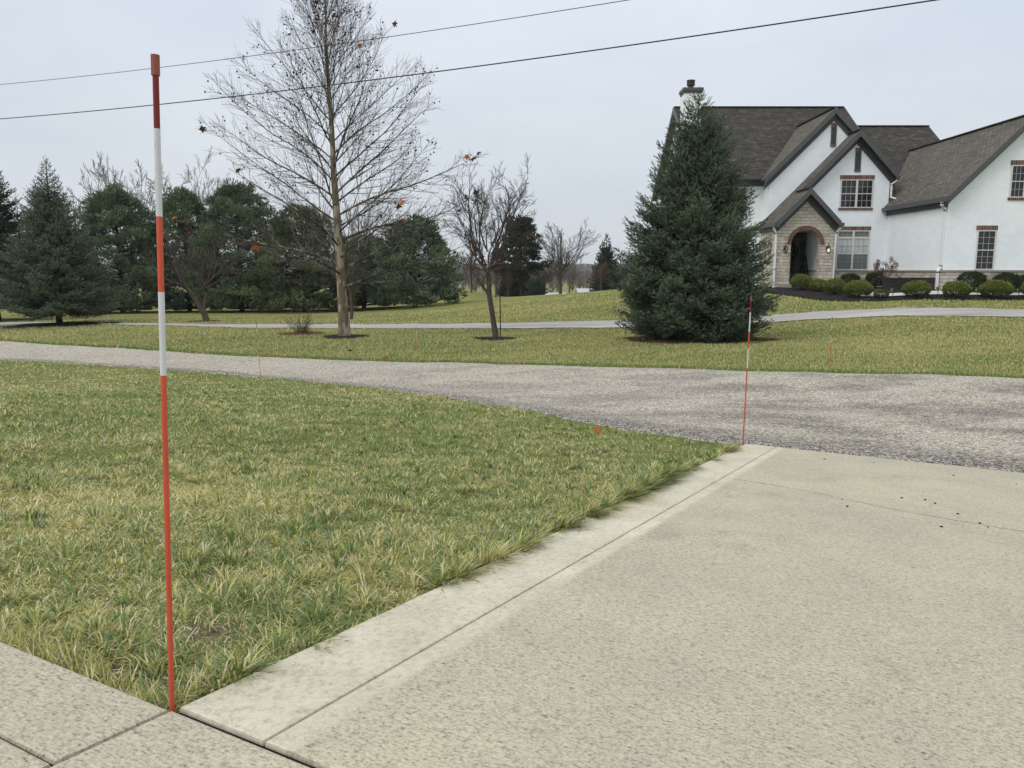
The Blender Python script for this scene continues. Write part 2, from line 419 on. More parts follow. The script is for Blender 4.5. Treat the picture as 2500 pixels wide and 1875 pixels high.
CP += [(-5.5, 25.5, -2.16), (-.4, 24.5, -2.13), (5.6, 23, -2.03), (-7.4, 27.3, -2.19), (-21, 36, -2.45), (-32, 45, -2.8),
       (-25, 52, -2.85), (-17, 50, -2.75), (-8, 50, -2.6), (-12, 31, -2.25), (0, 31, -2.14), (8, 30, -2.0), (12, 28.5, -1.75), (20, 28, -1.55), (30, 27, -1.45),
       (13, 34, -1.25), (20, 32.5, -1.15), (28, 32, -1.1), (13, 38, -.86), (19, 34.5, -.88), (17, 37.5, -.88), (17, 42, -.86), (22, 42, -.86), (26, 35, -.86), (26, 50, -.86), (11, 52, -.9), (9.5, 42, -.95), (5, 42, -1.35),
       (3, 50, -1.55), (8, 62, -1.6), (0, 60, -2.0), (-5, 58, -2.4), (20, 70, -1.6), (3, 80, -2.6), (-15, 80, -3.4), (-40, 70, -3.5), (20, 100, -3.5), (60, 60, -1.5),
       (0, 130, -5.5), (-90, 130, -5), (90, 150, -4), (60, 10, -1.2), (-60, 20, -2.6), (-60, -20, -1.5), (0, -40, -.4), (60, -40, -.6)]
for a in range(0, 360, 30):
    CP.append((400 * math.cos(R(a)), 400 * math.sin(R(a)), -7)); CP.append((1600 * math.cos(R(a)), 1600 * math.sin(R(a)), -8))
CP = np.array(CP)
def warp(P):
    r = np.linalg.norm(P, axis=-1, keepdims=True) + 1e-9
    return P / r * (2 * np.arcsinh(r / 20))
def ker(r): return r ** 2 * np.log(r + 1e-9)
_Q = warp(CP[:, :2]); _n = len(_Q)
_M = np.zeros((_n + 3, _n + 3)); _M[:_n, :_n] = ker(np.linalg.norm(_Q[:, None] - _Q[None], axis=2)) + np.eye(_n) * 1e-3
_M[:_n, _n] = 1; _M[:_n, _n + 1:] = _Q; _M[_n, :_n] = 1; _M[_n + 1:, :_n] = _Q.T
_w = np.linalg.solve(_M, np.r_[CP[:, 2], 0, 0, 0])
def ht(x, y):
    x = np.atleast_1d(np.asarray(x, float)); y = np.atleast_1d(np.asarray(y, float)); sh = x.shape
    x = x.ravel(); y = y.ravel(); out = np.empty(len(x))
    for i in range(0, len(x), 40000):
        q = warp(np.stack([x[i:i + 40000], y[i:i + 40000]], -1))
        d = np.sqrt(((q[:, None] - _Q[None]) ** 2).sum(2))
        out[i:i + 40000] = ker(d) @ _w[:_n] + _w[_n] + q @ _w[_n + 1:]
    out += .95 * np.exp(-(((x + 4.6) / 2.6) ** 2 + ((y - 76) / 4) ** 2))
    # small lumps in the near lawn
    out += .012 * np.sin(x * 2.1 + 1) * np.sin(y * 1.7 + .4) + .008 * np.sin(x * 5.3) * np.sin(y * 4.1 + 2)
    return out.reshape(sh)
def h1(x, y): return float(ht(x, y)[0])

def axis(lo, hi, n, c, k):
    t = np.linspace(-1, 1, n)
    s = np.sinh(t * k) / np.sinh(k)
    return np.where(s < 0, c + s * (c - lo), c + s * (hi - c))
gx = axis(-1400, 1400, 340, 2, 6.0); gy = axis(-300, 1500, 340, 10, 5.6)
GX, GY = np.meshgrid(gx, gy); GZ = ht(GX, GY)
nx, ny = len(gx), len(gy)
i = np.arange(ny - 1)[:, None] * nx + np.arange(nx - 1)[None]
F = np.stack([i, i + 1, i + 1 + nx, i + nx], -1).reshape(-1, 4)
V = np.stack([GX, GY, GZ], -1).reshape(-1, 3)
# drop the ground a little under the concrete
S_ = U[0] * (V[:, 0] - P0[0]) + U[1] * (V[:, 1] - P0[1]); W_ = U[1] * (V[:, 0] - P0[0]) - U[0] * (V[:, 1] - P0[1])
m = ((S_ < 4.5) & (W_ > .03) | (S_ < -.04)) & (V[:, 1] > -6) & (V[:, 1] < 7) & (V[:, 0] < 10) & (V[:, 0] > -10)
V[m, 2] = np.minimum(V[m, 2], slabz(V[m, 0], V[m, 1]) - .09)
ground = mesh_obj('ground', V, F, M['lawn'], smooth=True); tag(ground, kind='structure')

# ------------------------------------------------------------------ concrete panels (local s along the drive, w = -v across)
dr_ang = math.atan2(U[1], U[0])
def panels(name, rects):
    bm = bmesh.new()
    for s0, s1, v0, v1 in rects:
        ns = max(1, int((s1 - s0) / .5)); 
        vs = [bm.verts.new((s, -v, -.097 * s + dz)) for s, v, dz in [(s0, v0, -.12), (s1, v0, -.12), (s1, v1, -.12), (s0, v1, -.12), (s0, v0, 0), (s1, v0, 0), (s1, v1, 0), (s0, v1, 0)]]
        top = None
        for f in ((3, 2, 1, 0), (4, 5, 6, 7), (0, 1, 5, 4), (1, 2, 6, 5), (2, 3, 7, 6), (3, 0, 4, 7)):
            fc = bm.faces.new([vs[k] for k in f][::-1])
            if f[0] == 4: top = fc
        bmesh.ops.bevel(bm, geom=list(top.edges), offset=.006, segments=2, affect='EDGES', profile=.6)
    bmesh.ops.recalc_face_normals(bm, faces=bm.faces)
    me = bpy.data.meshes.new(name); bm.to_mesh(me); bm.free(); me.materials.append(M['concrete'])
    o = bpy.data.objects.new(name, me); COL.objects.link(o)
    o.location = (P0[0], P0[1], -.74); o.rotation_euler = (0, 0, dr_ang)
    tag(o, kind='structure'); return o
g = .004
# kerb strip in one run, the field in two bays, the apron behind, the walk to the left
panels('driveway', [(0.012, 4.56, .006, .205), (0.012, 3.05, .209, 9), (3.054, 4.56, .209, 9), (-.95, -.002, .004, 9), (-5, -.954, .004, 9)])
panels('walkway', [(-.196, -.004, -9, -.003), (-5, -.202, -9, -.003)])
def joint(rects, depth):
    b = MB()
    for s0, s1, v0, v1 in rects: b.hexa([(s, -v, -.097 * s + z) for z in (-.1, -depth) for s, v in ((s0, v0), (s0, v1), (s1, v1), (s1, v0))])
    o = b.build('expansion_joint', M['black']); o.location = (P0[0], P0[1], -.74); o.rotation_euler = (0, 0, dr_ang); tag(o, kind='structure')
joint([(-.004, .014, .008, 9)], .010)
joint([(-5, -.004, -.0045, .0055)], .008)
joint([(-.203, -.195, -9, -.006)], .008)
# tooled wandering joint / crack line across the drive
def local(s, v, dz=0): return (P0[0] + U[0] * s + U[1] * v, P0[1] + U[1] * s - U[0] * v, -.74 - .097 * s + dz)

# ------------------------------------------------------------------ road
def smooth_curve(P, n):
    P = np.array(P, float); d = np.r_[0, np.cumsum(np.linalg.norm(np.diff(P, axis=0), axis=1))]
    t = np.linspace(0, d[-1], n)
    # monotone cubic via catmull-like tangents
    T = np.gradient(P, d, axis=0)
    k = np.clip(np.searchsorted(d, t) - 1, 0, len(P) - 2); h = (d[k + 1] - d[k]); u = (t - d[k]) / h
    u = u[:, None]; h = h[:, None]
    return (2 * u ** 3 - 3 * u ** 2 + 1) * P[k] + (u ** 3 - 2 * u ** 2 + u) * h * T[k] + (-2 * u ** 3 + 3 * u ** 2) * P[k + 1] + (u ** 3 - u ** 2) * h * T[k + 1]
far = [(-60, 47), (-40, 38.5), (-26, 31.3), (-18.17, 27.26), (-10.9, 22.3), (-5.84, 19.1), (-2.18, 17.5), (.94, 16.4), (3.66, 15.3), (5.3, 14.65), (7.52, 13.8), (8.9, 13.15), (16, 9.9), (30, 3), (48, -6)]
near_a = [(-60, 39), (-40, 31), (-26, 25.3), (-19, 22.4), (-13.15, 19.66), (-8.27, 16.95), (-4.68, 14.45), (-3.28, 13.28), (-1.81, 11.61), (-.9, 10.3), (-.2, 8.9), (.35, 7.4), (.85, 6.3), (1.3, 5.6), (1.66, 5.26)]
near_b = [(1.66, 5.26), (3.03, 4.5), (5.2, 3.32), (9.55, .93)]
near_c = [(9.55, .93), (11, .9), (14, 1.5), (22, -1.5), (36, -8)]
def strip(name, A, B, nacross, mat, dz, kind='structure', zf=None):
    n = len(A); t = np.linspace(0, 1, nacross)
    G = A[:, None] * (1 - t[None, :, None]) + B[:, None] * t[None, :, None]
    X, Y = G[..., 0], G[..., 1]; Z = (zf(X, Y) if zf else ht(X, Y)) + dz
    V = np.stack([X, Y, Z], -1)
    if zf is not None:
        V[:, 0, 2] -= .05; V[:, 1, 2] -= .012
    idx = np.arange(n - 1)[:, None] * nacross + np.arange(nacross - 1)[None]
    F = np.stack([idx, idx + 1, idx + 1 + nacross, idx + nacross], -1).reshape(-1, 4)
    d = np.r_[0, np.cumsum(np.linalg.norm(np.diff(A, axis=0), axis=1))]
    UVv = np.stack([np.repeat(d[:, None], nacross, 1), np.repeat(t[None], n, 0)], -1).reshape(-1, 2)
    o = mesh_obj(name, V.reshape(-1, 3), F[:, ::-1], mat, smooth=True, uv=UVv[F[:, ::-1].ravel()])
    return tag(o, kind=kind)
NA = np.concatenate([smooth_curve(near_a, 150), smooth_curve(near_b, 50)[1:], smooth_curve(near_c, 30)[1:]])
wig = .05 * np.sin(np.arange(len(NA)) * .9) * np.sin(np.arange(len(NA)) * .37 + 1)
NA[5:149, 1] += wig[5:149]
FB = smooth_curve(far, 229)
# pair far points with near points by nearest progress
dN = np.r_[0, np.cumsum(np.linalg.norm(np.diff(NA, axis=0), axis=1))]
proj = NA @ np.array([.9, -.43]); pf = FB @ np.array([.9, -.43])
pairx = np.interp(proj, pf, np.arange(len(FB)))
FBp = np.stack([np.interp(pairx, np.arange(len(FB)), FB[:, 0]), np.interp(pairx, np.arange(len(FB)), FB[:, 1])], -1)
def road_z(X, Y):
    z = ht(X, Y); s = U[0] * (X - P0[0]) + U[1] * (Y - P0[1]); v = U[1] * (X - P0[0]) - U[0] * (Y - P0[1])
    k = np.clip(1 - (s - 4.5) / 1.2, 0, 1) * np.clip((v + .3) / .4, 0, 1) * (v < 10)
    k = k * k * (3 - 2 * k)
    return z * (1 - k) + (slabz(X, Y) - .045) * k
road = strip('road', NA, FBp, 90, M['road'], .022, zf=road_z)
ROADPOLY = np.concatenate([NA, FB[::-1]])
PN = [(-45, 42), (-30, 38.5), (-22, 36), (-15.53, 33.3), (-11.14, 30.6), (-6, 29.5), (-.81, 29.1), (3.67, 28.7), (6.8, 28.9), (10.0, 28.8), (18.1, 27.2), (30, 25.6), (50, 23.5)]
PF = [(-44, 44), (-30, 40.4), (-22, 37.6), (-16.2, 34.8), (-12, 32.9), (-6.3, 32.1), (-.88, 31.7), (4.0, 31.3), (7.2, 31.1), (10.5, 30.7), (19.4, 29.2), (31, 27.8), (50, 25.8)]
PA, PB = smooth_curve(PN, 160), smooth_curve(PF, 160)
strip('far_driveway', PA, PB, 14, M['path'], .035)
PATHPOLY = np.concatenate([PA, PB[::-1]])

def inpoly(X, Y, P):
    r = np.zeros(X.shape, bool); n = len(P); j = n - 1
    for i in range(n):
        xi, yi = P[i]; xj, yj = P[j]
        if yi != yj:
            c = ((yi > Y) != (yj > Y)) & (X < (xj - xi) * (Y - yi) / (yj - yi) + xi)
            r ^= c
        j = i
    return r

def disc(name, cx, cy, rx, ry, mat, dz=.03, wob=.12, n=40, seed=0, mound=.04):
    rg = random.Random(seed); V = [(cx, cy, h1(cx, cy) + dz + mound)]; ph = rg.random() * 6
    for ring in (.5, 1.0):
        for k in range(n):
            a = k / n * 2 * math.pi; r = ring * (1 + wob * math.sin(3 * a + ph) + wob * .6 * math.sin(7 * a + ph * 2) + rg.uniform(-.05, .05) * ring)
            x, y = cx + rx * r * math.cos(a), cy + ry * r * math.sin(a)
            V.append((x, y, h1(x, y) + dz + mound * (1 - ring * .9)))
    F = [(0, 1 + k, 1 + (k + 1) % n) for k in range(n)] + [(1 + k, 1 + n + k, 1 + n + (k + 1) % n, 1 + (k + 1) % n) for k in range(n)]
    o = mesh_obj(name, V, F, mat, smooth=True); return tag(o, kind='structure')
M['soil'] = m_near_soil()
for k, (x, y, rx, ry) in enumerate([(-.66, 1.61, .14, .09), (-.73, 1.385, .11, .06), (-.80, 2.0, .11, .07), (.05, 2.75, .12, .06), (.45, 4.65, .16, .09)]): disc('bare_soil', x, y, rx, ry, M['soil'], dz=.001, mound=.006, seed=60 + k, wob=.28)
disc('mulch_ring', -5.55, 25.5, .75, .75, M['mulch'], seed=1)
disc('mulch_ring', -.5, 24.3, .65, .6, M['mulch'], seed=2)
disc('mulch_ring', 5.5, 23.2, 2.15, 1.5, M['needlebed'], seed=3)
disc('mulch_ring', -20.9, 35.6, 2.6, 1.9, M['mulch'], seed=4)
disc('mulch_ring', -14.5, 36.6, .8, .7, M['mulch'], seed=5)
disc('mulch_ring', -7.4, 27.1, .8, .6, M['needlebed'], seed=6)
for k, (x, y, rx, ry) in enumerate([(-26.5, 56.5, 5, 3), (-20, 57, 5.5, 2.6), (-12, 56, 4.5, 2.4)]): disc('pine_straw_bed', x, y, rx, ry, M['needlebed'], dz=.05, seed=20 + k)
# bed along the house
bf = smooth_curve([(11.0, 38.3), (11.9, 36.9), (12.6, 35.4), (13.5, 33.4), (14.15, 32.7), (15.4, 32.2), (17, 31.95), (21.4, 32.1), (27, 32.4)], 60)
bb = smooth_curve([(11.2, 41.5), (12.9, 41.5), (13.0, 40.0), (15.9, 40.2), (19.2, 40.1), (19.3, 36), (21, 34.9), (27, 34.9)], 60)
MULCHPOLY = np.concatenate([bf, bb[::-1]])
strip('mulch_bed', bf, bb, 16, M['mulch'], .05)
wa = smooth_curve([(15.0, 34.6), (15.1, 33.5), (15.7, 33.05), (18, 32.95), (21, 33.0), (27, 33.2)], 40)
wb = smooth_curve([(16.3, 34.8), (16.2, 34.2), (16.5, 33.95), (18.2, 33.9), (21, 33.9), (27, 34.1)], 40)
strip('garden_walk', wa, wb, 4, M['walk'], .085)
# ------------------------------------------------------------------ house
HO = (16.0, 40.0, -.86)      # the house's base point
house = empty('house', HO, 'white stucco two storey house with stone arched entry and dark shingle gables', 'house')
def hb(mb, name, mat, parent=house, **kw):
    return mb.build(name, mat, parent, off=HO, **kw)
ZB = -1.2
def gable_wall(xl, xr, xa, za, zl, zr, y0, y1, name='wall', mat=None, zb=ZB):
    b = MB(); b.prism_xz([(xl, zb), (xr, zb), (xr, zr), (xa, za), (xl, zl)], y0, y1); return hb(b, name, mat or M['stucco'])
# main block, ridge along X
b = MB(); b.box(10.05, 13.32, 41.9, 42.1, ZB, 4.88); b.box(13.32, 13.5, 41.1, 42.1, ZB, 4.75); hb(b, 'wall', M['stucco'])
b = MB(); b.prism_yz([(54.2, ZB), (42.1, ZB), (42.1, 5.15), (48, 9.5), (54.2, 4.9)], 10.0, 10.2); hb(b, 'wall', M['stucco'])
b = MB(); b.prism_yz([(54.2, ZB), (42.1, ZB), (42.1, 5.15), (48, 9.5), (54.2, 4.9)], 19.3, 19.5); hb(b, 'wall', M['stucco']); b = MB(); b.box(10.2, 24.2, 53.9, 54.1, ZB, 4.9); hb(b, 'wall', M['stucco'])
b = MB(); q = lambda a, c: [(9.68, *a), (19.84, *a), (19.84, *c), (9.68, *c)]
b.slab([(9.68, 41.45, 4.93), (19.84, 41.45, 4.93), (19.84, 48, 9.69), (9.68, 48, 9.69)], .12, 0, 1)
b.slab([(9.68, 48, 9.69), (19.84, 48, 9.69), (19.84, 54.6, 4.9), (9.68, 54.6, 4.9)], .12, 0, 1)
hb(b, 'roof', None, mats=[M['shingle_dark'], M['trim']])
def gut(*a):
    b = MB(); b.box(*a); hb(b, 'gutter', M['trim'])
for x in (9.64, 19.86):
    rake = MB()
    rake.hexa([(x, 41.4, 4.5), (x + .05, 41.4, 4.5), (x + .05, 48, 9.36), (x, 48, 9.36), (x, 41.4, 4.86), (x + .05, 41.4, 4.86), (x + .05, 48, 9.72), (x, 48, 9.72)])
    rake.hexa([(x, 48.001, 9.36), (x + .05, 48.001, 9.36), (x + .05, 54.7, 4.5), (x, 54.7, 4.5), (x, 48, 9.72), (x + .05, 48, 9.72), (x + .05, 54.7, 4.86), (x, 54.7, 4.86)])
    hb(rake, 'fascia', M['trim'])
gut(9.7, 13.2, 41.34, 41.45, 4.75, 4.95); gut(10.0, 13.3, 41.78, 41.89, 4.45, 4.72)
gut(9.7, 13.2, 41.46, 41.88, 4.70, 4.76)
# second block behind the wing
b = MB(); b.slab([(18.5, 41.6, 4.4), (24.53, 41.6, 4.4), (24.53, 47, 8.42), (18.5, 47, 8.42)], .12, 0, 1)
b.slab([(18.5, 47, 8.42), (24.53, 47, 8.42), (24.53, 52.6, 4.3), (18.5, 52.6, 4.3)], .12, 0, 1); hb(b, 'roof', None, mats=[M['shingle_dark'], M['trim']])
b = MB(); b.prism_yz([(52.2, ZB), (42, ZB), (42, 4.5), (47, 8.2), (52.2, 4.4)], 24.1, 24.25); b.box(19.5, 24.1, 42, 42.2, ZB, 4.5); hb(b, 'wall', M['stucco'])
gut(24.53, 24.58, 41.5, 41.6, 4.1, 4.3)
def rake_pair(xl, zl, xa, za, xr, zr, yf, yw, h=.30, hf=.26):
    """fascia boards at yf and narrower frieze boards on the wall at yw, following a gable"""
    rake = MB(); frz = MB()
    for (x0, z0, x1, z1) in ((xl, zl, xa, za), (xa, za, xr, zr)):
        rake.hexa([(x0, yf - .05, z0 - h), (x1, yf - .05, z1 - h), (x1, yf, z1 - h), (x0, yf, z0 - h), (x0, yf - .05, z0 + .03), (x1, yf - .05, z1 + .03), (x1, yf, z1 + .03), (x0, yf, z0 + .03)])
        frz.hexa([(x0, yw - .06, z0 - h - .05 - hf), (x1, yw - .06, z1 - h - .05 - hf), (x1, yw - .02, z1 - h - .05 - hf), (x0, yw - .02, z0 - h - .05 - hf),
                  (x0, yw - .06, z0 - h + .2), (x1, yw - .06, z1 - h + .2), (x1, yw - .02, z1 - h + .2), (x0, yw - .02, z0 - h + .2)])
        frz.slab([(x0, yf, z0 - .13), (x1, yf, z1 - .13), (x1, yw, z1 - .13), (x0, yw, z0 - .13)], .03)
    hb(rake, 'fascia', M['trim']); hb(frz, 'frieze', M['trim_dark'])
frz = MB()
def ygable(xl, zl, xa, za, xr, zr, yf, yb, t=.12):
    b = MB()
    b.slab([(xa, yf, za), (xa, yb, za), (xl, yb, zl), (xl, yf, zl)], t, 0, 1)
    b.slab([(xr, yf, zr), (xr, yb, zr), (xa, yb, za), (xa, yf, za)], t, 0, 1)
    return hb(b, 'roof', None, mats=[M['shingle'], M['trim']])
# F2, tall left gable
ygable(13.02, 4.75, 16.46, 8.22, 19.9, 4.75, 40.7, 46.8)
gable_wall(13.3, 19.3, 16.46, 8.0, 4.82, 5.1, 40.9, 41.1)
rake_pair(13.02, 4.75, 16.46, 8.22, 17.7, 6.97, 40.7, 40.9)
# F3, middle gable; its left slope runs on down over the entry
b = MB()
b.slab([(17.31, 39.6, 6.93), (17.31, 43.5, 6.93), (14.42, 43.5, 3.95), (14.42, 39.6, 3.95)], .12, 0, 1)
b.slab([(19.33, 39.6, 4.82), (19.33, 43.5, 4.82), (17.31, 43.5, 6.93), (17.31, 39.6, 6.93)], .12, 0, 1)
b.slab([(14.42, 38.1, 3.95), (14.42, 40.92, 3.95), (12.86, 40.92, 2.36), (12.86, 38.1, 2.36)], .12, 0, 1)
b.slab([(15.98, 38.1, 2.36), (15.98, 40.02, 2.36), (14.42, 40.02, 3.95), (14.42, 38.1, 3.95)], .12, 0, 1)
hb(b, 'roof', None, mats=[M['shingle'], M['trim']])
b = MB(); b.prism_xz([(15.6, ZB), (19.1, ZB), (19.1, 4.9), (17.31, 6.78), (14.2, 3.5), (15.3, 2.0), (15.6, 2.0)], 40.0, 40.2)
b.box(18.9, 19.1, 40.2, 42, ZB, 4.9); hb(b, 'wall', M['stucco'])
rake_pair(14.75, 4.29, 17.31, 6.93, 19.33, 4.82, 39.6, 40.0)
rake_pair(12.86, 2.36, 14.42, 3.95, 15.98, 2.36, 38.1, 38.5, h=.27)
gut(12.74, 12.86, 38.1, 40.9, 2.16, 2.34); gut(15.98, 16.10, 38.0, 40.0, 2.16, 2.32); gut(12.9, 13.0, 38.5, 40.9, 1.95, 2.16)
gut(12.86, 13.02, 38.1, 40.9, 2.10, 2.17)
# porch front of stone with the arched opening
arc = [(14.45 + .72 * math.cos(a), 1.30 + .72 * math.sin(a)) for a in np.linspace(0, math.pi, 17)]
b = MB(); b.prism_xz([(12.98, ZB), (12.98, 2.18), (14.42, 3.75), (15.86, 2.18), (15.86, ZB), (15.17, ZB)] + arc + [(13.73, ZB)], 38.5, 38.85)
b.box(12.98, 13.28, 38.85, 40.9, ZB, 2.2); b.box(15.56, 15.86, 38.85, 40.0, ZB, 2.2)
hb(b, 'entry_stone', M['stone'])
b = MB(); n = 25
for k in range(n):
    a0 = math.pi * k / n; a1 = math.pi * (k + .82) / n
    P = [(14.45 + r * math.cos(a), 1.30 + r * math.sin(a)) for r, a in ((.72, a0), (.91, a0), (.91, a1), (.72, a1))]
    b.prism_xz(P[::-1], 38.455, 38.6)
hb(b, 'arch_brick', M['archbrick'])
b = MB()
for k in range(n):
    a0 = math.pi * (k + .82) / n; a1 = math.pi * (k + 1) / n
    P = [(14.45 + r * math.cos(a), 1.30 + r * math.sin(a)) for r, a in ((.725, a0), (.905, a0), (.905, a1), (.725, a1))]
    b.prism_xz(P[::-1], 38.475, 38.58)
hb(b, 'arch_mortar', M['cap'])
# little arched niche on the side
b = MB(); an = [(39.35 + .2 * math.cos(a), 1.15 + .2 * math.sin(a)) for a in np.linspace(0, math.pi, 9)]
b.prism_yz([(39.55, .45)] + an + [(39.15, .45)], 12.965, 12.99); hb(b, 'niche', M['interior'])
b = MB()
for k in range(9):
    a0, a1 = math.pi * k / 9, math.pi * (k + .8) / 9
    P = [(39.35 + r * math.cos(a), 1.15 + r * math.sin(a)) for r, a in ((.2, a0), (.33, a0), (.33, a1), (.2, a1))]
    b.prism_yz(P, 12.95, 12.985)
hb(b, 'niche_brick', M['archbrick'])
# recess inside the porch
b = MB(); b.box(13.29, 15.55, 38.86, 40.85, 2.02, 2.12); b.box(15.35, 15.55, 38.86, 40.85, ZB, 2.02); b.box(13.29, 13.36, 38.86, 40.85, ZB, 2.02); hb(b, 'porch_lining', M['stucco'])
b = MB(); b.box(15.30, 15.34, 38.9, 40.85, ZB, 0.0); hb(b, 'wainscot', M['stone'])
b = MB(); b.box(15.27, 15.34, 38.88, 40.85, .003, .06); hb(b, 'ledge', M['cap'])
b = MB(); b.box(13.28, 15.55, 38.3, 40.88, ZB, -.62); hb(b, 'porch_floor', M['cap'])
d = MB(); d.box(13.7, 15.28, 40.72, 40.88, -.62, 2.0); door = hb(d, 'door_surround', M['door'])
d = MB(); d.box(14.02, 14.86, 40.66, 40.715, -.60, 1.62); d2_ = d.build('door', M['door'], door, off=HO)
d = MB(); d.box(14.16, 14.72, 40.63, 40.655, -.1, 1.45); d.build('door_glass', M['glass'], door, off=HO)
d = MB(); d.box(14.98, 15.19, 40.69, 40.715, -.4, 1.5); d.build('sidelight', M['glass'], door, off=HO)
d = MB(); d.box(13.95, 15.1, 40.69, 40.715, 1.7, 1.98); d.build('transom_window', M['glass'], door, off=HO)
d = MB(); d.box(13.7, 15.28, 40.64, 40.71, 1.62, 1.68)
for x in (13.94, 14.88, 15.22): d.box(x, x + .06, 40.65, 40.71, -.62, 1.62)
d.build('door_trim', simple('taupe_trim', (.085, .075, .065), .5), door, off=HO)
d = MB(); d.tube([(14.79, 40.6, .35), (14.79, 40.6, .58)], .015, 6); d.build('door_handle', M['iron'], door, off=HO)

# wing with the big right gable
b = MB(); b.slab([(22.35, 34.15, 6.68), (22.35, 45.4, 6.68), (18.9, 45.4, 3.22), (18.9, 34.15, 3.22)], .12, 0, 1)
b.slab([(25.8, 34.15, 3.22), (25.8, 45.4, 3.22), (22.35, 45.4, 6.68), (22.35, 34.15, 6.68)], .12, 0, 1)
hb(b, 'roof', None, mats=[M['shingle'], M['trim']])
gable_wall(19.1, 25.6, 22.35, 6.5, 3.25, 3.25, 34.5, 34.7)
b = MB(); b.box(19.1, 19.3, 34.7, 40.0, ZB, 3.3); hb(b, 'wall', M['stucco']); b = MB(); b.box(25.4, 25.6, 34.7, 42, ZB, 3.3); hb(b, 'wall', M['stucco'])
rake_pair(18.9, 3.22, 22.35, 6.68, 25.8, 3.22, 34.15, 34.5, h=.26, hf=.16)
gut(18.76, 18.88, 34.1, 39.95, 3.00, 3.16); gut(18.9, 19.08, 34.5, 39.95, 3.02, 3.07); frz.box(19.02, 19.09, 34.5, 39.98, 2.78, 3.02)
hb(frz, 'frieze', M['trim_dark'])
# ridge caps
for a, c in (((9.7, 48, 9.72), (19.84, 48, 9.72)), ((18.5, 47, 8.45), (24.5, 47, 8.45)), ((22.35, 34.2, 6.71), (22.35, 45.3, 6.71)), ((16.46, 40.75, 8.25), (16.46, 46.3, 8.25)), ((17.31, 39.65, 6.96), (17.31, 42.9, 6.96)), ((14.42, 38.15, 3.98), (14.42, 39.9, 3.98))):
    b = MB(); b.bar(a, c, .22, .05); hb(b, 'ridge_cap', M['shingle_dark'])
# stone base courses
b = MB(); b.box(15.87, 19.02, 39.90, 39.995, ZB, -.02); b.box(19.0, 19.095, 34.41, 39.90, ZB, -.02); b.box(19.096, 25.7, 34.41, 34.495, ZB, -.02); hb(b, 'stone_base', M['stone'])
b = MB(); b.box(15.87, 18.94, 39.86, 39.998, -.02, .05); b.box(18.95, 19.098, 34.36, 39.998, -.02, .05); b.box(19.0985, 25.75, 34.36, 34.498, -.02, .05); hb(b, 'ledge', M['cap'])

def window(x0, x1, z0, z1, y, cols, sashes, lint, sill, glassmats, transom=None):
    """frame with rails; sashes stacked; each a 3x? grille"""
    w = MB(); fr = .045
    w.box(x0, x1, y - .06, y - .005, z1 - fr, z1); w.box(x0, x1, y - .06, y - .005, z0, z0 + fr)
    w.box(x0, x0 + fr, y - .06, y - .005, z0 + fr, z1 - fr); w.box(x1 - fr, x1, y - .06, y - .005, z0 + fr, z1 - fr)
    n = cols; W = (x1 - x0 - 2 * fr - (n - 1) * .10) / n
    zm = z0 + (z1 - z0 - (transom or 0)) * .5; zt = z1 - (transom or 0)
    for c in range(n - 1):
        xx = x0 + fr + (c + 1) * W + c * .10; w.box(xx, xx + .10, y - .058, y - .006, z0 + fr, z1 - fr)
    G = MB(); gl = {}
    for c in range(n):
        xa = x0 + fr + c * (W + .10); xb = xa + W
        w.box(xa, xb, y - .05, y - .008, zm - .02, zm + .02)
        if transom: w.box(xa, xb, y - .052, y - .008, zt - .045, zt + .045)
        parts = [(z0 + fr, zm - .02, 0), (zm + .02, (zt - .045) if transom else z1 - fr, 1)]
        if transom: parts.append((zt + .045, z1 - fr, 2))
        for za, zb, k in parts:
            gl.setdefault(k, MB()).box(xa, xb, y - .02, y - .012, za, zb)
            rows = 1 if k == 2 else sashes
            for j in range(1, 3): G.box(xa + W * j / 3 - .009, xa + W * j / 3 + .009, y - .032, y - .0215, za, zb)
            for j in range(1, rows): G.box(xa, xb, y - .034, y - .0225, za + (zb - za) * j / rows - .009, za + (zb - za) * j / rows + .009)
    wo = hb(w, 'window', M['vinyl'])
    for k, mbb in gl.items(): mbb.build('glass_pane', glassmats[k], wo, off=HO)
    G.build('grille', glassmats[3] if len(glassmats) > 3 else M['grille_mid'], wo, off=HO)
    l = MB(); l.box(x0 - .05, x1 + .05, y - .03, y - .003, z1 + .005, z1 + .005 + lint); hb(l, 'brick_lintel', M['soldier'])
    if sill:
        l = MB(); l.box(x0 - .05, x1 + .05, y - .05, y - .003, z0 - .11, z0 - .005); hb(l, 'brick_sill', M['soldier'])
dk = [M['glass'], M['glass'], M['glass']]
M['grille_mid'] = simple('pale_grille', (.40, .39, .37), .5)
M['grille_grey'] = simple('grey_grille', (.30, .31, .30), .5)
M['grille_dim'] = simple('dim_grille', (.17, .18, .185), .5)
window(16.62, 18.26, 3.18, 4.58, 40.0, 2, 2, .21, True, dk)
window(16.60, 18.25, .06, 2.05, 40.0, 2, 2, .20, False, [M['glass_grey'], M['glass_blind'], M['glass_grey'], M['grille_grey']], transom=.36)
window(20.47, 21.30, .06, 1.78, 34.5, 1, 3, .20, False, dk)
window(21.72, 22.98, 3.18, 4.56, 34.5, 2, 2, .20, True, dk)
window(23.3, 24.13, .06, 1.78, 34.5, 1, 3, .20, False, dk)
window(11.3, 12.45, 3.05, 4.40, 41.9, 1, 2, .0001 + .18, True, dk)
window(11.0, 12.6, .1, 2.05, 41.9, 2, 2, .2, True, dk)
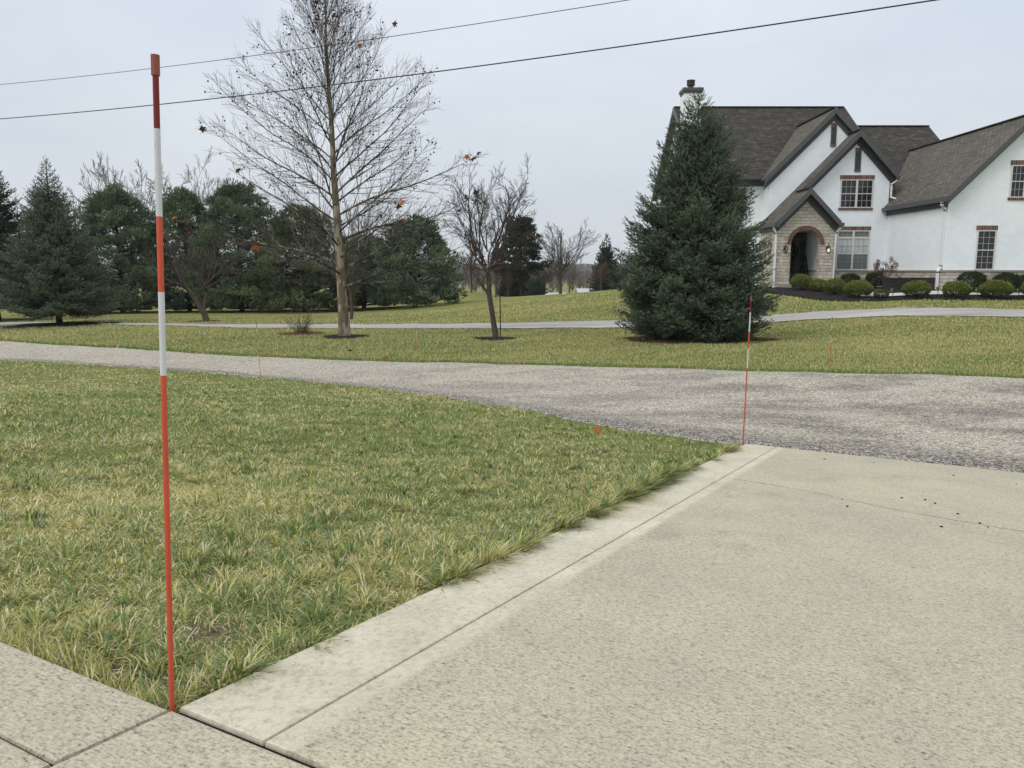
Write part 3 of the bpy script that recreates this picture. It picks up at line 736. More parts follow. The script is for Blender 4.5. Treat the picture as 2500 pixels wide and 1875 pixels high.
# louvred gable vents
for (x0, x1, z0, z1, y) in ((16.34, 16.61, 6.43, 7.3, 40.9), (17.27, 17.56, 5.06, 5.93, 40.0)):
    v = MB(); v.box(x0, x0 + .035, y - .05, y - .004, z0, z1); v.box(x1 - .035, x1, y - .05, y - .004, z0, z1)
    v.box(x0 + .035, x1 - .035, y - .05, y - .004, z0, z0 + .03); v.box(x0 + .035, x1 - .035, y - .05, y - .004, z1 - .03, z1)
    k = z0 + .04
    while k < z1 - .06:
        v.hexa([(x0 + .035, y - .045, k), (x1 - .035, y - .045, k), (x1 - .035, y - .01, k + .025), (x0 + .035, y - .01, k + .025), (x0 + .035, y - .045, k + .02), (x1 - .035, y - .045, k + .02), (x1 - .035, y - .01, k + .045), (x0 + .035, y - .01, k + .045)]); k += .065
    v.box(x0 + .035, x1 - .035, y - .009, y - .005, z0 + .03, z1 - .03)
    hb(v, 'louvre_vent', M['trim'])
    l = MB(); l.box(x0 - .01, x1 + .01, y - .03, y - .003, z1 + .003, z1 + .19); hb(l, 'brick_lintel', M['soldier'])
    l = MB(); l.box(x0 - .01, x1 + .01, y - .05, y - .003, z0 - .10, z0 - .003); hb(l, 'brick_sill', M['soldier'])
# chimney
CX = (9.72, 10.68, 45.3, 46.3)
c = MB(); c.box(CX[0], CX[1], CX[2], CX[3], 6.2, 10.05); ch = hb(c, 'chimney', M['stucco'])
c = MB(); c.box(CX[0] - .09, CX[1] + .09, CX[2] - .09, CX[3] + .09, 10.053, 10.22); c.box(CX[0] - .04, CX[1] + .04, CX[2] - .04, CX[3] + .04, 9.93, 10.05); c.build('chimney_cap', M['trim'], ch, off=HO)
c = MB(); c.tube([(10.15, 45.7, 10.22), (10.15, 45.7, 10.40)], .15, 12); c.tube([(10.15, 45.7, 10.40), (10.15, 45.7, 10.66)], .22, 16); c.tube([(10.15, 45.7, 10.67), (10.15, 45.7, 10.70)], .24, 16)
for k in range(3): c.tube([(10.15, 45.7, 10.44 + k * .08), (10.15, 45.7, 10.46 + k * .08)], .235, 16)
c.build('flue_cap', M['iron'], ch, off=HO)
# downspouts
def spout(pts, r=.045): 
    d = MB()
    for a, c_ in zip(pts[:-1], pts[1:]): d.bar(a, c_, r * 2, r * 1.6)
    for p in pts[1:-1]: d.box(p[0] - r, p[0] + r, p[1] - r * .8, p[1] + r * .8, p[2] - r, p[2] + r)
    return hb(d, 'downspout', M['white'])
spout([(18.82, 34.5, 3.0), (18.82, 34.5, 2.9), (19.04, 34.6, 2.66), (19.04, 34.6, .20), (18.90, 34.55, -.02), (18.90, 34.55, -.80)], .055)
spout([(12.82, 38.4, 2.15), (12.82, 38.4, 2.08), (12.95, 38.44, 1.85), (12.95, 38.44, -.85)], .045)
spout([(16.02, 38.2, 2.15), (16.02, 38.2, 2.08), (15.91, 38.5, 1.88), (15.91, 38.55, -.85)], .04)
spout([(19.36, 39.75, 4.58), (19.36, 39.75, 4.52), (19.17, 39.93, 4.35), (19.17, 39.93, 3.72), (19.32, 39.6, 3.58)], .04)
g_ = MB(); g_.box(19.33, 19.43, 39.6, 41.5, 4.6, 4.72); hb(g_, 'gutter', M['trim'])
# lanterns beside the arch
for x, lit in ((13.42, False), (15.52, True)):
    l = MB(); l.box(x - .05, x + .05, 38.46, 38.495, 1.02, 1.22)
    l.tube([(x, 38.46, 1.12), (x, 38.36, 1.22), (x, 38.30, 1.36), (x, 38.34, 1.40)], .012, 6)
    l.tube([(x, 38.32, 1.14), (x, 38.32, 1.22), (x, 38.32, 1.34)], [.11, .05, .012], 8)
    l.tube([(x, 38.32, .84), (x, 38.32, .90)], [.035, .085], 8)
    for k in range(6):
        a = k * math.pi / 3; l.tube([(x + .083 * math.cos(a), 38.32 + .083 * math.sin(a), .9), (x + .10 * math.cos(a), 38.32 + .10 * math.sin(a), 1.14)], .009, 4)
    lo = hb(l, 'wall_lantern', M['iron'])
    gl = MB(); gl.tube([(x, 38.32, .93), (x, 38.32, 1.08)], [.03, .045], 8); gl.build('lamp_bulb', M['bulb'] if lit else M['lampglass'], lo, off=HO)

# ------------------------------------------------------------------ foliage
def unit(a): return a / (np.linalg.norm(a, axis=-1, keepdims=True) + 1e-12)
def shoots(P, D, L, K, nl, nw, col, rg, fwd=.6, jit=.15, start=0.0):
    """needle-covered shoots: P start, D direction, L length; K needle triangles each"""
    N = len(P); t = rg.uniform(start, 1, (N, K, 1)); D = unit(D)[:, None]
    rnd = unit(rg.normal(size=(N, K, 3))); out = unit(rnd - (rnd * D).sum(-1, keepdims=True) * D)
    base = P[:, None] + D * t * L[:, None, None]
    dirn = unit(out * (1 - fwd * .5) + D * fwd)
    ln = nl * rg.uniform(.75, 1.2, (N, K, 1))
    side = unit(np.cross(dirn, rnd + .01)) * nw * .5
    V = np.stack([base - side, base + side, base + dirn * ln], 2).reshape(-1, 3)
    F = np.arange(N * K * 3).reshape(-1, 3)
    c = np.repeat(col[:, None], K, 1)
    c = c * rg.uniform(1 - jit, 1 + jit, (N, K, 1))
    C = np.repeat(c.reshape(-1, 1, 3), 3, 1).reshape(-1, 3)
    return V, F, C
def join(parts):
    V, F, C, n = [], [], [], 0
    for v, f, c in parts: V.append(v); F.append(f + n); C.append(c); n += len(v)
    return np.concatenate(V), np.concatenate(F), np.concatenate(C)

def spruce(name, x, y, prof, seed, label, tips, inner, nb=260, whl=.10, K=12, nl=.03, nw=.010, clear=.25, droop=0.0, shl=(.09, .16), group=None, trunk_r=.13, sl_sp=.085, lean=0.0, cat='spruce', sides=1.0):
    rg = np.random.default_rng(seed); rr = random.Random(seed)
    H = prof[-1][0]; zs = [p[0] for p in prof]; rs = [p[1] * sides for p in prof]
    root = empty(name, (x, y, h1(x, y)), label, cat, group)
    wd = Wood(); tp = [(0, 0, -.2), (0, 0, H * .5), (lean * H, 0, H * .97)]
    wd.add([(0, 0, -.2), (0, 0, .3), (lean * .3 * H, 0, H * .5), (lean * H, 0, H * .99)], [trunk_r * 1.3, trunk_r, trunk_r * .55, .012], 8)
    wd.build('trunk', M['bark_dark'], root)
    br = Wood(); SP, SD, SL, SCc = [], [], [], []
    tips = np.array(tips); inner = np.array(inner)
    for k in range(nb):
        f = (k + .5) / nb; z = clear + (H - clear) * (1 - (1 - f) ** .82) if True else 0
        az = k * 2.39996 + rr.uniform(-.3, .3); Lr = float(np.interp(z, zs, rs)) * rr.choice((rr.uniform(.68, .9), rr.uniform(.92, 1.12)))
        el0 = R(-6 + 62 * (z / H) ** 1.6 - droop)
        if Lr < .06: continue
        z0 = z - Lr * math.tan(el0) * .75
        z0 = max(z0, clear * .6); ca, sa = math.cos(az), math.sin(az)
        n = max(3, int(Lr / .28) + 2); pts = []
        for i in range(n):
            t = i / (n - 1); r = Lr * t; zz = z0 + (z - z0) * t - .10 * Lr * math.sin(t * math.pi) + (.06 * Lr * t * t) + rr.uniform(-.02, .02)
            pts.append((lean * z + ca * r, sa * r, zz))
        r0 = .006 + .010 * Lr; br.add(pts, np.linspace(r0, .004, n), 4)
        pts = np.array(pts); hue = rr.uniform(.8, 1.18)
        tq = .12
        while tq < 1.0:
            t = tq; tq += sl_sp / Lr * rr.uniform(.7, 1.3)
            if t * Lr < .06: continue
            i = min(int(t * (n - 1)), n - 2); u = t * (n - 1) - i; p = pts[i] * (1 - u) + pts[i + 1] * u; d = unit(pts[i + 1] - pts[i])
            for sgn in (-1, 1):
                ll = min(.62, .16 + .42 * (1 - t) * Lr) * rr.uniform(.7, 1.1) * min(1, .35 + Lr)
                ang = R(rr.uniform(38, 62)) * sgn; cd, sd = math.cos(ang), math.sin(ang)
                ld = unit(np.array([d[0] * cd - d[1] * sd, d[0] * sd + d[1] * cd, d[2] * .6 + rr.uniform(-.24, .24)]))
                m = max(1, int(ll / .075))
                for q in range(m):
                    w = (q + .5) / m; pp = p + ld * ll * w + np.array([0, 0, -.06 * ll * w])
                    a2 = R(rr.uniform(20, 55)) * (1 if q % 2 else -1); c2, s2 = math.cos(a2), math.sin(a2)
                    sd2 = np.array([ld[0] * c2 - ld[1] * s2, ld[0] * s2 + ld[1] * c2, ld[2] + rr.uniform(-.25, .75)])
                    if q == m - 1: sd2 = ld + np.array([0, 0, .12])
                    pp = pp + np.array([0, 0, rr.uniform(-.09, .07) * min(1, Lr)]); SP.append(pp); SD.append(sd2); SL.append(rr.uniform(*shl))
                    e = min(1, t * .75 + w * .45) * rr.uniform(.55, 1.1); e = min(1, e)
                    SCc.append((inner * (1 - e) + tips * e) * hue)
        SP.append(pts[-1]); SD.append(pts[-1] - pts[-2] + np.array([0, 0, .15])); SL.append(shl[1]); SCc.append(tips * hue)
    # leader shoots
    for k in range(9):
        a = rr.uniform(0, 6.28); l = rr.uniform(.18, .42)
        SP.append(np.array([lean * H, 0, H - .25 + rr.uniform(-.1, .1)])); SD.append(np.array([math.cos(a) * .35, math.sin(a) * .35, 1.])); SL.append(l); SCc.append(tips * .9)
    SP, SD, SL, SCc = np.array(SP), np.array(SD), np.array(SL), np.array(SCc)
    # needles plus a thin core for each shoot
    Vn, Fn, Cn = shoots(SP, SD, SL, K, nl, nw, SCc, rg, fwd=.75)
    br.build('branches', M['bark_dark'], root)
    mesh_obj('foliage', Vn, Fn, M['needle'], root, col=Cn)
    return root

hero_prof = [(0, 1.75), (.35, 2.15), (.8, 2.35), (1.2, 2.42), (1.9, 2.36), (2.6, 2.1), (3.2, 1.95), (4.6, 1.46), (5.5, 1.12), (6.15, .80), (6.7, .42), (7.1, .10)]
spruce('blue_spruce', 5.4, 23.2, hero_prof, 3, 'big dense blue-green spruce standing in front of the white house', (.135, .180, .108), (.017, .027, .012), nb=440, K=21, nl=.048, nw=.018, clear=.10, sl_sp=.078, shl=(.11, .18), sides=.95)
left_prof = [(0, 2.3), (.5, 2.7), (1.0, 2.8), (1.8, 2.6), (2.8, 2.25), (4.0, 1.7), (5.2, 1.1), (6.2, .6), (6.9, .25), (7.4, .06)]
spruce('blue_spruce', -20.9, 35.6, left_prof, 5, 'wide grey-green spruce at the left, standing over a dark mulch circle', (.150, .180, .115), (.040, .050, .024), nb=340, K=12, nl=.055, nw=.026, clear=.55, sl_sp=.10, droop=4)
spruce('norway_spruce', -28.3, 42.5, [(0, 3.6), (1, 3.9), (3, 3.2), (5, 2.3), (7, 1.3), (8.4, .5), (9.3, .05)], 8, 'dark drooping spruce cut off by the left edge of the picture', (.042, .060, .030), (.020, .030, .015), nb=240, K=10, nl=.07, nw=.038, clear=.4, sl_sp=.14, droop=12)
spruce('distant_spruce', 10.4, 86, [(0, 1.7), (1.4, 1.8), (3, 1.4), (4.4, .95), (5.6, .5), (6.7, .06)], 11, 'dark pointed spruce standing beyond the lawn crest right of the bare thickets', (.045, .065, .045), (.022, .034, .022), nb=180, K=9, nl=.12, nw=.09, clear=.3, sl_sp=.25, shl=(.14, .26), trunk_r=.2)
spruce('young_spruce', 2.1, 66, [(0, .85), (.5, .85), (1.1, .6), (1.7, .25), (2.1, .05)], 13, 'small blue-green young spruce standing beyond the lawn below the layered pine', (.060, .088, .075), (.028, .042, .035), nb=110, K=10, nl=.07, nw=.05, clear=.1, sl_sp=.16, trunk_r=.05)

def crown_pine(name, x, y, H, W, seed, label, col, dark, nc=150, tuft=42, clear=.12, layered=False, top=.0, group=None, nl=.15, nw=.028, cs=.55):
    rg = np.random.default_rng(seed); rr = random.Random(seed)
    root = empty(name, (x, y, h1(x, y)), label, 'pine', group)
    w = Wood(); w.add([(0, 0, -.2), (.04, 0, H * .3), (-.05, .03, H * .65), (0, 0, H * .93)], [.19, .15, .09, .02], 8)
    w.build('trunk', M['bark_dark'], root)
    lb = Wood(); P, D, C = [], [], []; col = np.array(col); dark = np.array(dark)
    for k in range(nc):
        f = (k + .5) / nc; z = H * (clear + (1 - clear) * f)
        u = (z / H - clear) / (1 - clear)
        if layered: env = W / 2 * (1 - .75 * u) * (.55 + .45 * math.sin(u * 34) ** 2)
        else: env = W / 2 * min(1.0, (1 - max(0, u - .25) / .76) ** .52 + .02) * (.80 + .20 * min(1, u * 4))
        az = k * 2.39996 + rr.uniform(-.5, .5); r = env * rr.uniform(.35, 1.0) ** .6 * (1 + .13 * math.sin(az * 3 + seed) + .12 * math.sin(az * 2 + z * 2.3 + seed * 2) + .08 * math.sin(z * 5 + seed))
        cx, cy = r * math.cos(az), r * math.sin(az)
        z += rr.uniform(-.25, .25); zb = max(.25, z - r * rr.uniform(.25, .55))
        lb.add([(0, 0, zb), (cx * .5, cy * .5, zb + (z - zb) * .35), (cx, cy, z - .05)], [.03 + .02 * (1 - u), .02, .008], 4)
        s = cs * rr.uniform(.7, 1.25); fl = .32 if layered else .62
        q = unit(rg.normal(size=(tuft, 3))) * (rg.uniform(.25, 1, (tuft, 1)) ** .5) * np.array([s, s, s * fl])
        pp = np.array([cx, cy, z]) + q
        pp[:, 2] = np.maximum(pp[:, 2], .22)
        P.append(pp); D.append(unit(q / s + np.array([math.cos(az) * .45, math.sin(az) * .45, .75])))
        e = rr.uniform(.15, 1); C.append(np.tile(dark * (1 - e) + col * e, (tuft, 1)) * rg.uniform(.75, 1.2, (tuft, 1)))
    P, D, C = np.concatenate(P), np.concatenate(D), np.concatenate(C)
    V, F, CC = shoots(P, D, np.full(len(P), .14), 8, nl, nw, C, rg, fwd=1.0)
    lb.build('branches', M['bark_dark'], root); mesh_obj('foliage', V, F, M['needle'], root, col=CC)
    return root
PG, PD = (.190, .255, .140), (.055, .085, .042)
gp = 'round white pines across the back of the left lawn'
pines = [(-27.7, 55, 8.4, 5.9, 'tall rounded pine with a dark trunk right of the wide left spruce'),
         (-24.0, 57.5, 8.6, 5.0, 'rounded dark pine just behind the near red and white marker pole'),
         (-19.4, 55.5, 8.6, 6.4, 'broad dark pine behind the leaning bare tree, between two other round pines'),
         (-14.5, 54, 7.0, 6.6, 'lower olive-green pine directly left of the sycamore trunk'),
         (-11.2, 58.5, 5.0, 4.8, 'short bushy pine right behind the sycamore trunk'),
         (-6.9, 55, 5.9, 6.2, 'compact dark pine alone at the right end of the pine row, beside the grassy mound')]
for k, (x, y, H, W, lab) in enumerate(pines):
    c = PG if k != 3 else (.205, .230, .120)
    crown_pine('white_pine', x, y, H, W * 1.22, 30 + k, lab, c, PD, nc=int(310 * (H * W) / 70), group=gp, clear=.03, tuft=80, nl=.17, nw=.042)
crown_pine('layered_pine', .8, 72, 7.0, 6.4, 50, 'pine with flat layered boughs behind the small bare tree', (.050, .072, .040), (.024, .036, .022), nc=95, layered=True, clear=.30, cs=.66, nl=.24, nw=.07, tuft=46)
crown_pine('shrubby_pine', .4, 88, 3.4, 3.6, 51, 'low dark shrubby evergreen beside the grassy mound', (.060, .070, .045), (.03, .036, .024), nc=90, clear=.02, nl=.24, nw=.09)
crown_pine('shrubby_pine', -14.4, 80, 6.4, 6.5, 52, 'grey-green evergreen seen through the gap right of the sycamore trunk', (.055, .070, .042), (.03, .036, .024), nc=170, clear=.02, nl=.24, nw=.09)

# ------------------------------------------------------------------ bare trees
def rot_dir(d, ang, az):
    d = Vector(d).normalized(); u = d.orthogonal().normalized(); u = Matrix.Rotation(az, 3, d) @ u
    return (Matrix.Rotation(ang, 3, u) @ d)
def grow(w, p, d, L, r, depth, rr, up=.15, gnarl=.12, kids=(5, 7), ang=(28, 50), ratio=.5, k=5, tips=None, minr=.004, seg=None):
    n = seg or (5 if depth > 1 else 4); p = Vector(p); d = Vector(d).normalized(); pts = [p.copy()]; rad = [r]; dirs = [d.copy()]
    for i in range(n):
        d = (d + Vector((rr.gauss(0, gnarl), rr.gauss(0, gnarl), rr.gauss(0, gnarl) * .7 + up * .5))).normalized()
        p = p + d * (L / n); pts.append(p.copy()); rad.append(max(minr, r * (1 - (i + 1) / n * .8))); dirs.append(d.copy())
    w.add([tuple(q) for q in pts], rad, k if depth > 0 else 3)
    if tips is not None and depth <= 1: tips += [(pts[j], dirs[j]) for j in range(1, n + 1)]
    if depth <= 0: return
    m = rr.randint(*kids)
    for j in range(m):
        t = .22 + .76 * (j + rr.random() * .6) / m; x = min(n - 1, int(t * n)); u = t * n - x
        q = pts[x].lerp(pts[x + 1], u); nd = rot_dir(dirs[x], R(rr.uniform(*ang)), rr.uniform(0, 6.283))
        grow(w, q, nd, L * ratio * rr.uniform(.7, 1.15) * (1.1 - .45 * t), max(minr, rad[x] * .55), depth - 1, rr, up, gnarl, kids, ang, ratio, max(3, k - 1), tips, minr)

# big sycamore
def sycamore():
    rr = random.Random(21); x0, y0 = -5.55, 25.5; z0 = h1(x0, y0)
    root = empty('sycamore_tree', (x0, y0, z0), 'tall bare sycamore with mottled trunk, round seed balls and a few brown leaves', 'tree')
    tr = [(0, 0, -.15), (.0, 0, .12), (-.03, .0, 1.0), (-.06, .02, 1.95), (-.12, .0, 3.73), (-.19, .03, 5.2), (-.2, 0, 6.63), (-.27, .03, 8.04), (-.30, 0, 9.2), (-.29, .02, 9.8), (-.25, 0, 10.7), (-.24, 0, 11.3)]
    rad = [.27, .205, .165, .15, .125, .098, .078, .060, .045, .034, .014, .006]
    w = Wood(); w.add(tr, rad, 12); w.build('trunk', M['syc_bark'], root)
    T = np.array(tr); br = Wood(); tips = []
    zz = 1.6; k = 0
    while zz < 11.0:
        f = (zz - 1.9) / 10.7
        p = [float(np.interp(zz, T[:, 2], T[:, j])) for j in (0, 1)]
        az = k * 2.39996 + rr.uniform(-.4, .4)
        el = R(float(np.interp(zz, [1.5, 3.5, 5, 6.5, 8, 9.5, 11.5], [20, 31, 40, 49, 60, 68, 78])) + rr.uniform(-5, 5))
        L = float(np.interp(zz, [1.6, 2.6, 3.5, 5, 6.5, 8, 9.5, 11, 11.8], [4.8, 5.5, 5.4, 4.8, 3.9, 2.9, 1.9, 1.0, .6])) * rr.uniform(.88, 1.03)
        d = Vector((math.cos(az) * math.cos(el), math.sin(az) * math.cos(el), math.sin(el)))
        r0 = float(np.interp(zz, T[:, 2], rad)) * rr.uniform(.24, .36)
        # main limb, sweeping outwards then up
        n = 8; pts = [Vector((p[0], p[1], zz))]; rd = [r0]; dirs = [d.copy()]; q = pts[0].copy()
        for i in range(n):
            d = (d + Vector((rr.gauss(0, .07), rr.gauss(0, .07), rr.gauss(0, .05) + (-.045 if i < 4 else .06)))).normalized()
            q = q + d * L / n; pts.append(q.copy()); rd.append(max(.006, r0 * (1 - (i + 1) / n) ** .8)); dirs.append(d.copy())
        br.add([tuple(a) for a in pts], rd, 6); tips += [(pts[j], dirs[j]) for j in range(4, n + 1)]
        m = int(8 + L * 3.8)
        for j in range(m):
            t = .12 + .86 * j / m; i = min(n - 1, int(t * n)); u = t * n - i; s = pts[i].lerp(pts[i + 1], u)
            nd = rot_dir(dirs[i], R(rr.uniform(24, 46)), rr.uniform(0, 6.283))
            grow(br, s, nd, (1.55 * (1 - t) + .42) * rr.uniform(.6, 1.15) * min(1, .35 + L / 4.5), max(.0055, rd[i] * .42), 1, rr, up=.12, gnarl=.07, kids=(3, 5), ang=(20, 42), ratio=.62, k=4, tips=tips, minr=.0034)
        zz += (.145 if zz > 3 else .19) * rr.uniform(.7, 1.3); k += 1
    br.build('branches', M['syc_twig'], root)
    # seed balls on short stalks
    b = MB(); ico = []
    V, F, n = [], [], 0
    bm = bmesh.new(); bmesh.ops.create_icosphere(bm, subdivisions=1, radius=1); IV = np.array([v.co[:] for v in bm.verts]); IF = np.array([[v.index for v in f.verts] for f in bm.faces]); bm.free()
    cand = [t for t in tips if t[0].z > 3.0]
    pick = rr.sample(cand, min(len(cand), 1150)); 
    pick = [t for t in pick if rr.random() < .25 + .75 * (1 - abs(t[0].z - 8) / 6)]
    for p, d in pick:
        c = np.array(p[:]) + np.array([rr.uniform(-.05, .05), rr.uniform(-.05, .05), -rr.uniform(.06, .14)])
        V.append(IV * .027 * rr.uniform(.8, 1.15) + c); F.append(IF + n); n += len(IV)
    so = mesh_obj('seed_balls', np.concatenate(V), np.concatenate(F), M['seedball'], root, smooth=True); so['kind'] = 'stuff'
    # a few clinging leaves
    V, F, C, n = [], [], [], 0
    outer = sorted(tips, key=lambda t: -(t[0].x ** 2 + t[0].y ** 2) + rr.random() * 6)[:900]
    for p, d in rr.sample(outer, 44) + rr.sample([t for t in tips if t[0].z > 8.5], 26):
        s = rr.uniform(.07, .13); u = unit(np.array([rr.gauss(0, 1) for _ in range(3)])); v = unit(np.cross(u, [rr.gauss(0, 1), rr.gauss(0, 1), 1])); nn = np.cross(u, v)
        o = [(-.1, -.9, 0), (.35, -.35, .12), (1, -.25, .3), (.5, .2, .05), (.75, .85, .3), (.1, .55, 0), (-.3, 1.1, .2), (-.45, .35, .1), (-1.05, .2, .35), (-.5, -.3, .05)]
        V.append(np.array([np.array(p[:]) + (a * u + b_ * v + c_ * nn) * s for a, b_, c_ in o])); F.append(list(range(n, n + 10))); n += 10
        c = np.array(rr.choice([(.22, .075, .022), (.12, .05, .022), (.30, .10, .03), (.07, .035, .02)])); C.append(np.tile(c, (10, 1)))
    lf = mesh_obj('dry_leaves', np.concatenate(V), F, M['leaf'], root, col=np.concatenate(C)); lf['kind'] = 'stuff'
sycamore()

def bare_tree(name, x, y, seed, label, trunk, limbs, mat, depth=3, group=None, kids=(4, 6), up=.12, gnarl=.14, ratio=.52, ang=(25, 50), minr=.005, tr_mat=None):
    """trunk: [(x,y,z,r)...]; limbs: [(index along trunk, azimuth, elevation, length, radius)]"""
    rr = random.Random(seed); root = empty(name, (x, y, h1(x, y)), label, 'tree', group)
    w = Wood(); w.add([t[:3] for t in trunk], [t[3] for t in trunk], 9); w.build('trunk', tr_mat or mat, root)
    b = Wood()
    for (p, az, el, L, r) in limbs:
        az, el = R(az), R(el); grow(b, p, (math.cos(az) * math.cos(el), math.sin(az) * math.cos(el), math.sin(el)), L, r, depth, rr, up, gnarl, kids, ang, ratio, 6, None, minr, seg=7)
    b.build('branches', mat, root); return root
# small tree with a stake
st = bare_tree('small_bare_tree', -.5, 24.3, 4, 'small crooked bare tree with spreading forks, in a mulch circle in the front lawn',
    [(.0, 0, -.15, .13), (-.02, 0, .1, .10), (-.09, 0, .6, .085), (-.20, 0, 1.3, .08), (-.24, 0, 1.9, .075), (-.26, .0, 2.2, .07)],
    [((-.26, 0, 2.15), 172, 40, 1.15, .045), ((-.26, 0, 2.2), 5, 28, .75, .06), ((-.15, .05, 2.35), 15, 66, 2.3, .05), ((-.15, 0, 2.3), 60, 50, 2.1, .04), ((-.6, 0, 2.6), 160, 72, 2.5, .042),
     ((-.5, -.1, 2.5), 95, 74, 2.2, .036), ((-.4, 0, 2.4), 200, 60, 2.2, .035), ((.2, 0, 2.65), 25, 66, 2.2, .042), ((.1, 0, 2.5), 350, 72, 2.5, .036), ((.0, 0, 2.4), 300, 62, 2.0, .03), ((-.2, 0, 1.35), 178, 38, .95, .05), ((-.2, .0, 2.15), 182, 4, 1.3, .03), ((-.1, 0, 2.2), 355, 8, 1.0, .02), ((-.4, .1, 2.35), 120, 45, 1.8, .03), ((-.3, -.1, 2.3), 250, 50, 1.8, .03)] + [((-.25 + .12 * math.cos(k * 2.4), .12 * math.sin(k * 2.4), 2.2 + .09 * k), k * 137.5, 26 + 4.5 * k, 1.5 + .04 * k, .024) for k in range(10)],
    M['bark'], depth=3, kids=(4, 5), up=.09, gnarl=.12, ratio=.56, ang=(24, 48), minr=.0045)
x0, y0 = -.36, 24.22; z0 = h1(x0, y0)
b = MB(); b.tube([(0, 0, -.2), (-.02, 0, 1.75)], .018, 7); s_ = b.build('tree_stake', M['iron'], None, off=(0, 0, 0)); s_.location = (x0, y0, z0); tag(s_, 'thin black stake standing against the small bare tree trunk', 'stake')
bare_tree('leaning_bare_tree', -14.5, 36.5, 9, 'low spreading bare tree with two leaning trunks in front of the pines',
    [(.1, 0, -.15, .17), (-.05, 0, .4, .14), (-.45, 0, 1.1, .11), (-.85, 0, 1.7, .09)],
    [((-.85, 0, 1.65), 150, 38, 2.4, .06), ((-.7, 0, 1.5), 175, 62, 2.3, .05), ((-.05, 0, .4), 80, 80, 1.5, .10), ((-.05, .2, 1.6), 60, 58, 2.2, .06), ((.0, .1, 1.7), 10, 48, 2.6, .05), ((-.1, .1, 1.5), 110, 70, 2.4, .05), ((-.8, 0, 1.6), 190, 25, 2.3, .05), ((.05, .1, 1.6), 350, 30, 2.3, .04), ((-.2, .1, 1.8), 200, 60, 2.2, .04), ((-.5, 0, 1.2), 220, 40, 1.8, .04), ((0, 0, 1.5), 300, 45, 2.0, .04)],
    M['bark'], depth=3, kids=(5, 6), up=.08, gnarl=.14, minr=.007)
# pale winter trees beyond the pines
def vase(name, x, y, H, W, seed, label, mat, n=11, group=None, depth=2, minr=.012, kids=(5, 7)):
    rr = random.Random(seed); limbs = []
    for k in range(n):
        az = k * 137.5; el = rr.uniform(50, 84); limbs.append(((0, 0, H * rr.uniform(.08, .38)), az, el, H * rr.uniform(.52, .74), .05 * H / 8))
    return bare_tree(name, x, y, seed, label, [(0, 0, -.2, .028 * H), (.05, 0, H * .2, .02 * H), (0, 0, H * .5, .012 * H), (0, 0, H * .92, .015)], limbs, mat, depth=depth, group=group, kids=kids, up=.05, gnarl=.09, ratio=.5, ang=(18, 36), minr=minr)
gw = 'pale winter trees beyond the pines'
vase('winter_tree', -37.0, 76, 13.3, 9, 61, 'wide pale bare crown rising directly behind the tall rounded pine', M['bark_far'], 16, gw, 3, .015, (5, 6))
vase('winter_tree', -42.3, 76, 11.4, 6, 62, 'thin pale bare tree in the gap right of the left spruce', M['bark_far'], 10, gw, 2, .015)
vase('winter_tree', -32.0, 80, 13.4, 6, 63, 'pale bare crown showing over the two middle pines', M['bark_far'], 13, gw, 3, .015, (4, 6))
vase('winter_tree', -46.5, 74, 10.6, 6, 64, 'pale bare tree showing over the left flank of the wide spruce', M['bark_far'], 9, gw, 2, .015)
vase('winter_tree', -13.0, 95, 11.4, 8, 65, 'pale bare crown above the short pine behind the sycamore', M['bark_far'], 12, gw, 2, .018)
vase('winter_tree', -18.0, 92, 12.0, 8, 66, 'pale bare crown low behind the sycamore branches on the left', M['bark_far'], 12, gw, 2, .018)
vase('bare_tree', 4.5, 72, 6.4, 6, 67, 'tall slender bare tree rising right of the layered pine', M['bark_far'], 14, 'bare trees beyond the lawn crest', 3, .012, (4, 5))
vase('bare_tree', 4.1, 66, 4.0, 3, 68, 'brown upright bare tree at the foot of the slender bare tree', M['bark'], 12, 'bare trees beyond the lawn crest', 2, .012)
vase('bare_tree', -7.9, 37.9, 3.6, 2.5, 69, 'short bare sapling just behind the sycamore trunk', M['bark'], 6, 'bare trees beyond the lawn crest', 2, .008)
for k, (x, y, H, lab, mt) in enumerate([(-3.9, 74, 4.0, 'reddish bare thicket tree left of the small bare tree trunk', 'bark_red'), (-1.5, 71, 3.8, 'reddish bare thicket tree directly behind the small bare tree trunk', 'bark_red'), (-.4, 74, 3.6, 'brown bare thicket tree just right of the small bare tree trunk', 'bark_red'),
        (5.9, 80, 3.7, 'grey bare thicket tree between the slender bare tree and the distant spruce', 'bark_far'), (8.9, 78, 3.3, 'reddish bare thicket tree at the foot of the distant spruce', 'bark_red'), (3.2, 78, 3.3, 'brown bare thicket tree behind the young spruce', 'bark_red'), (12.4, 90, 4.2, 'grey bare thicket tree left of the big spruce flank', 'bark_far')]):
    vase('thicket_tree', x, y, H, 3, 80 + k, lab, M[mt], 12, 'bare thicket trees beyond the lawn crest', 2, .014)
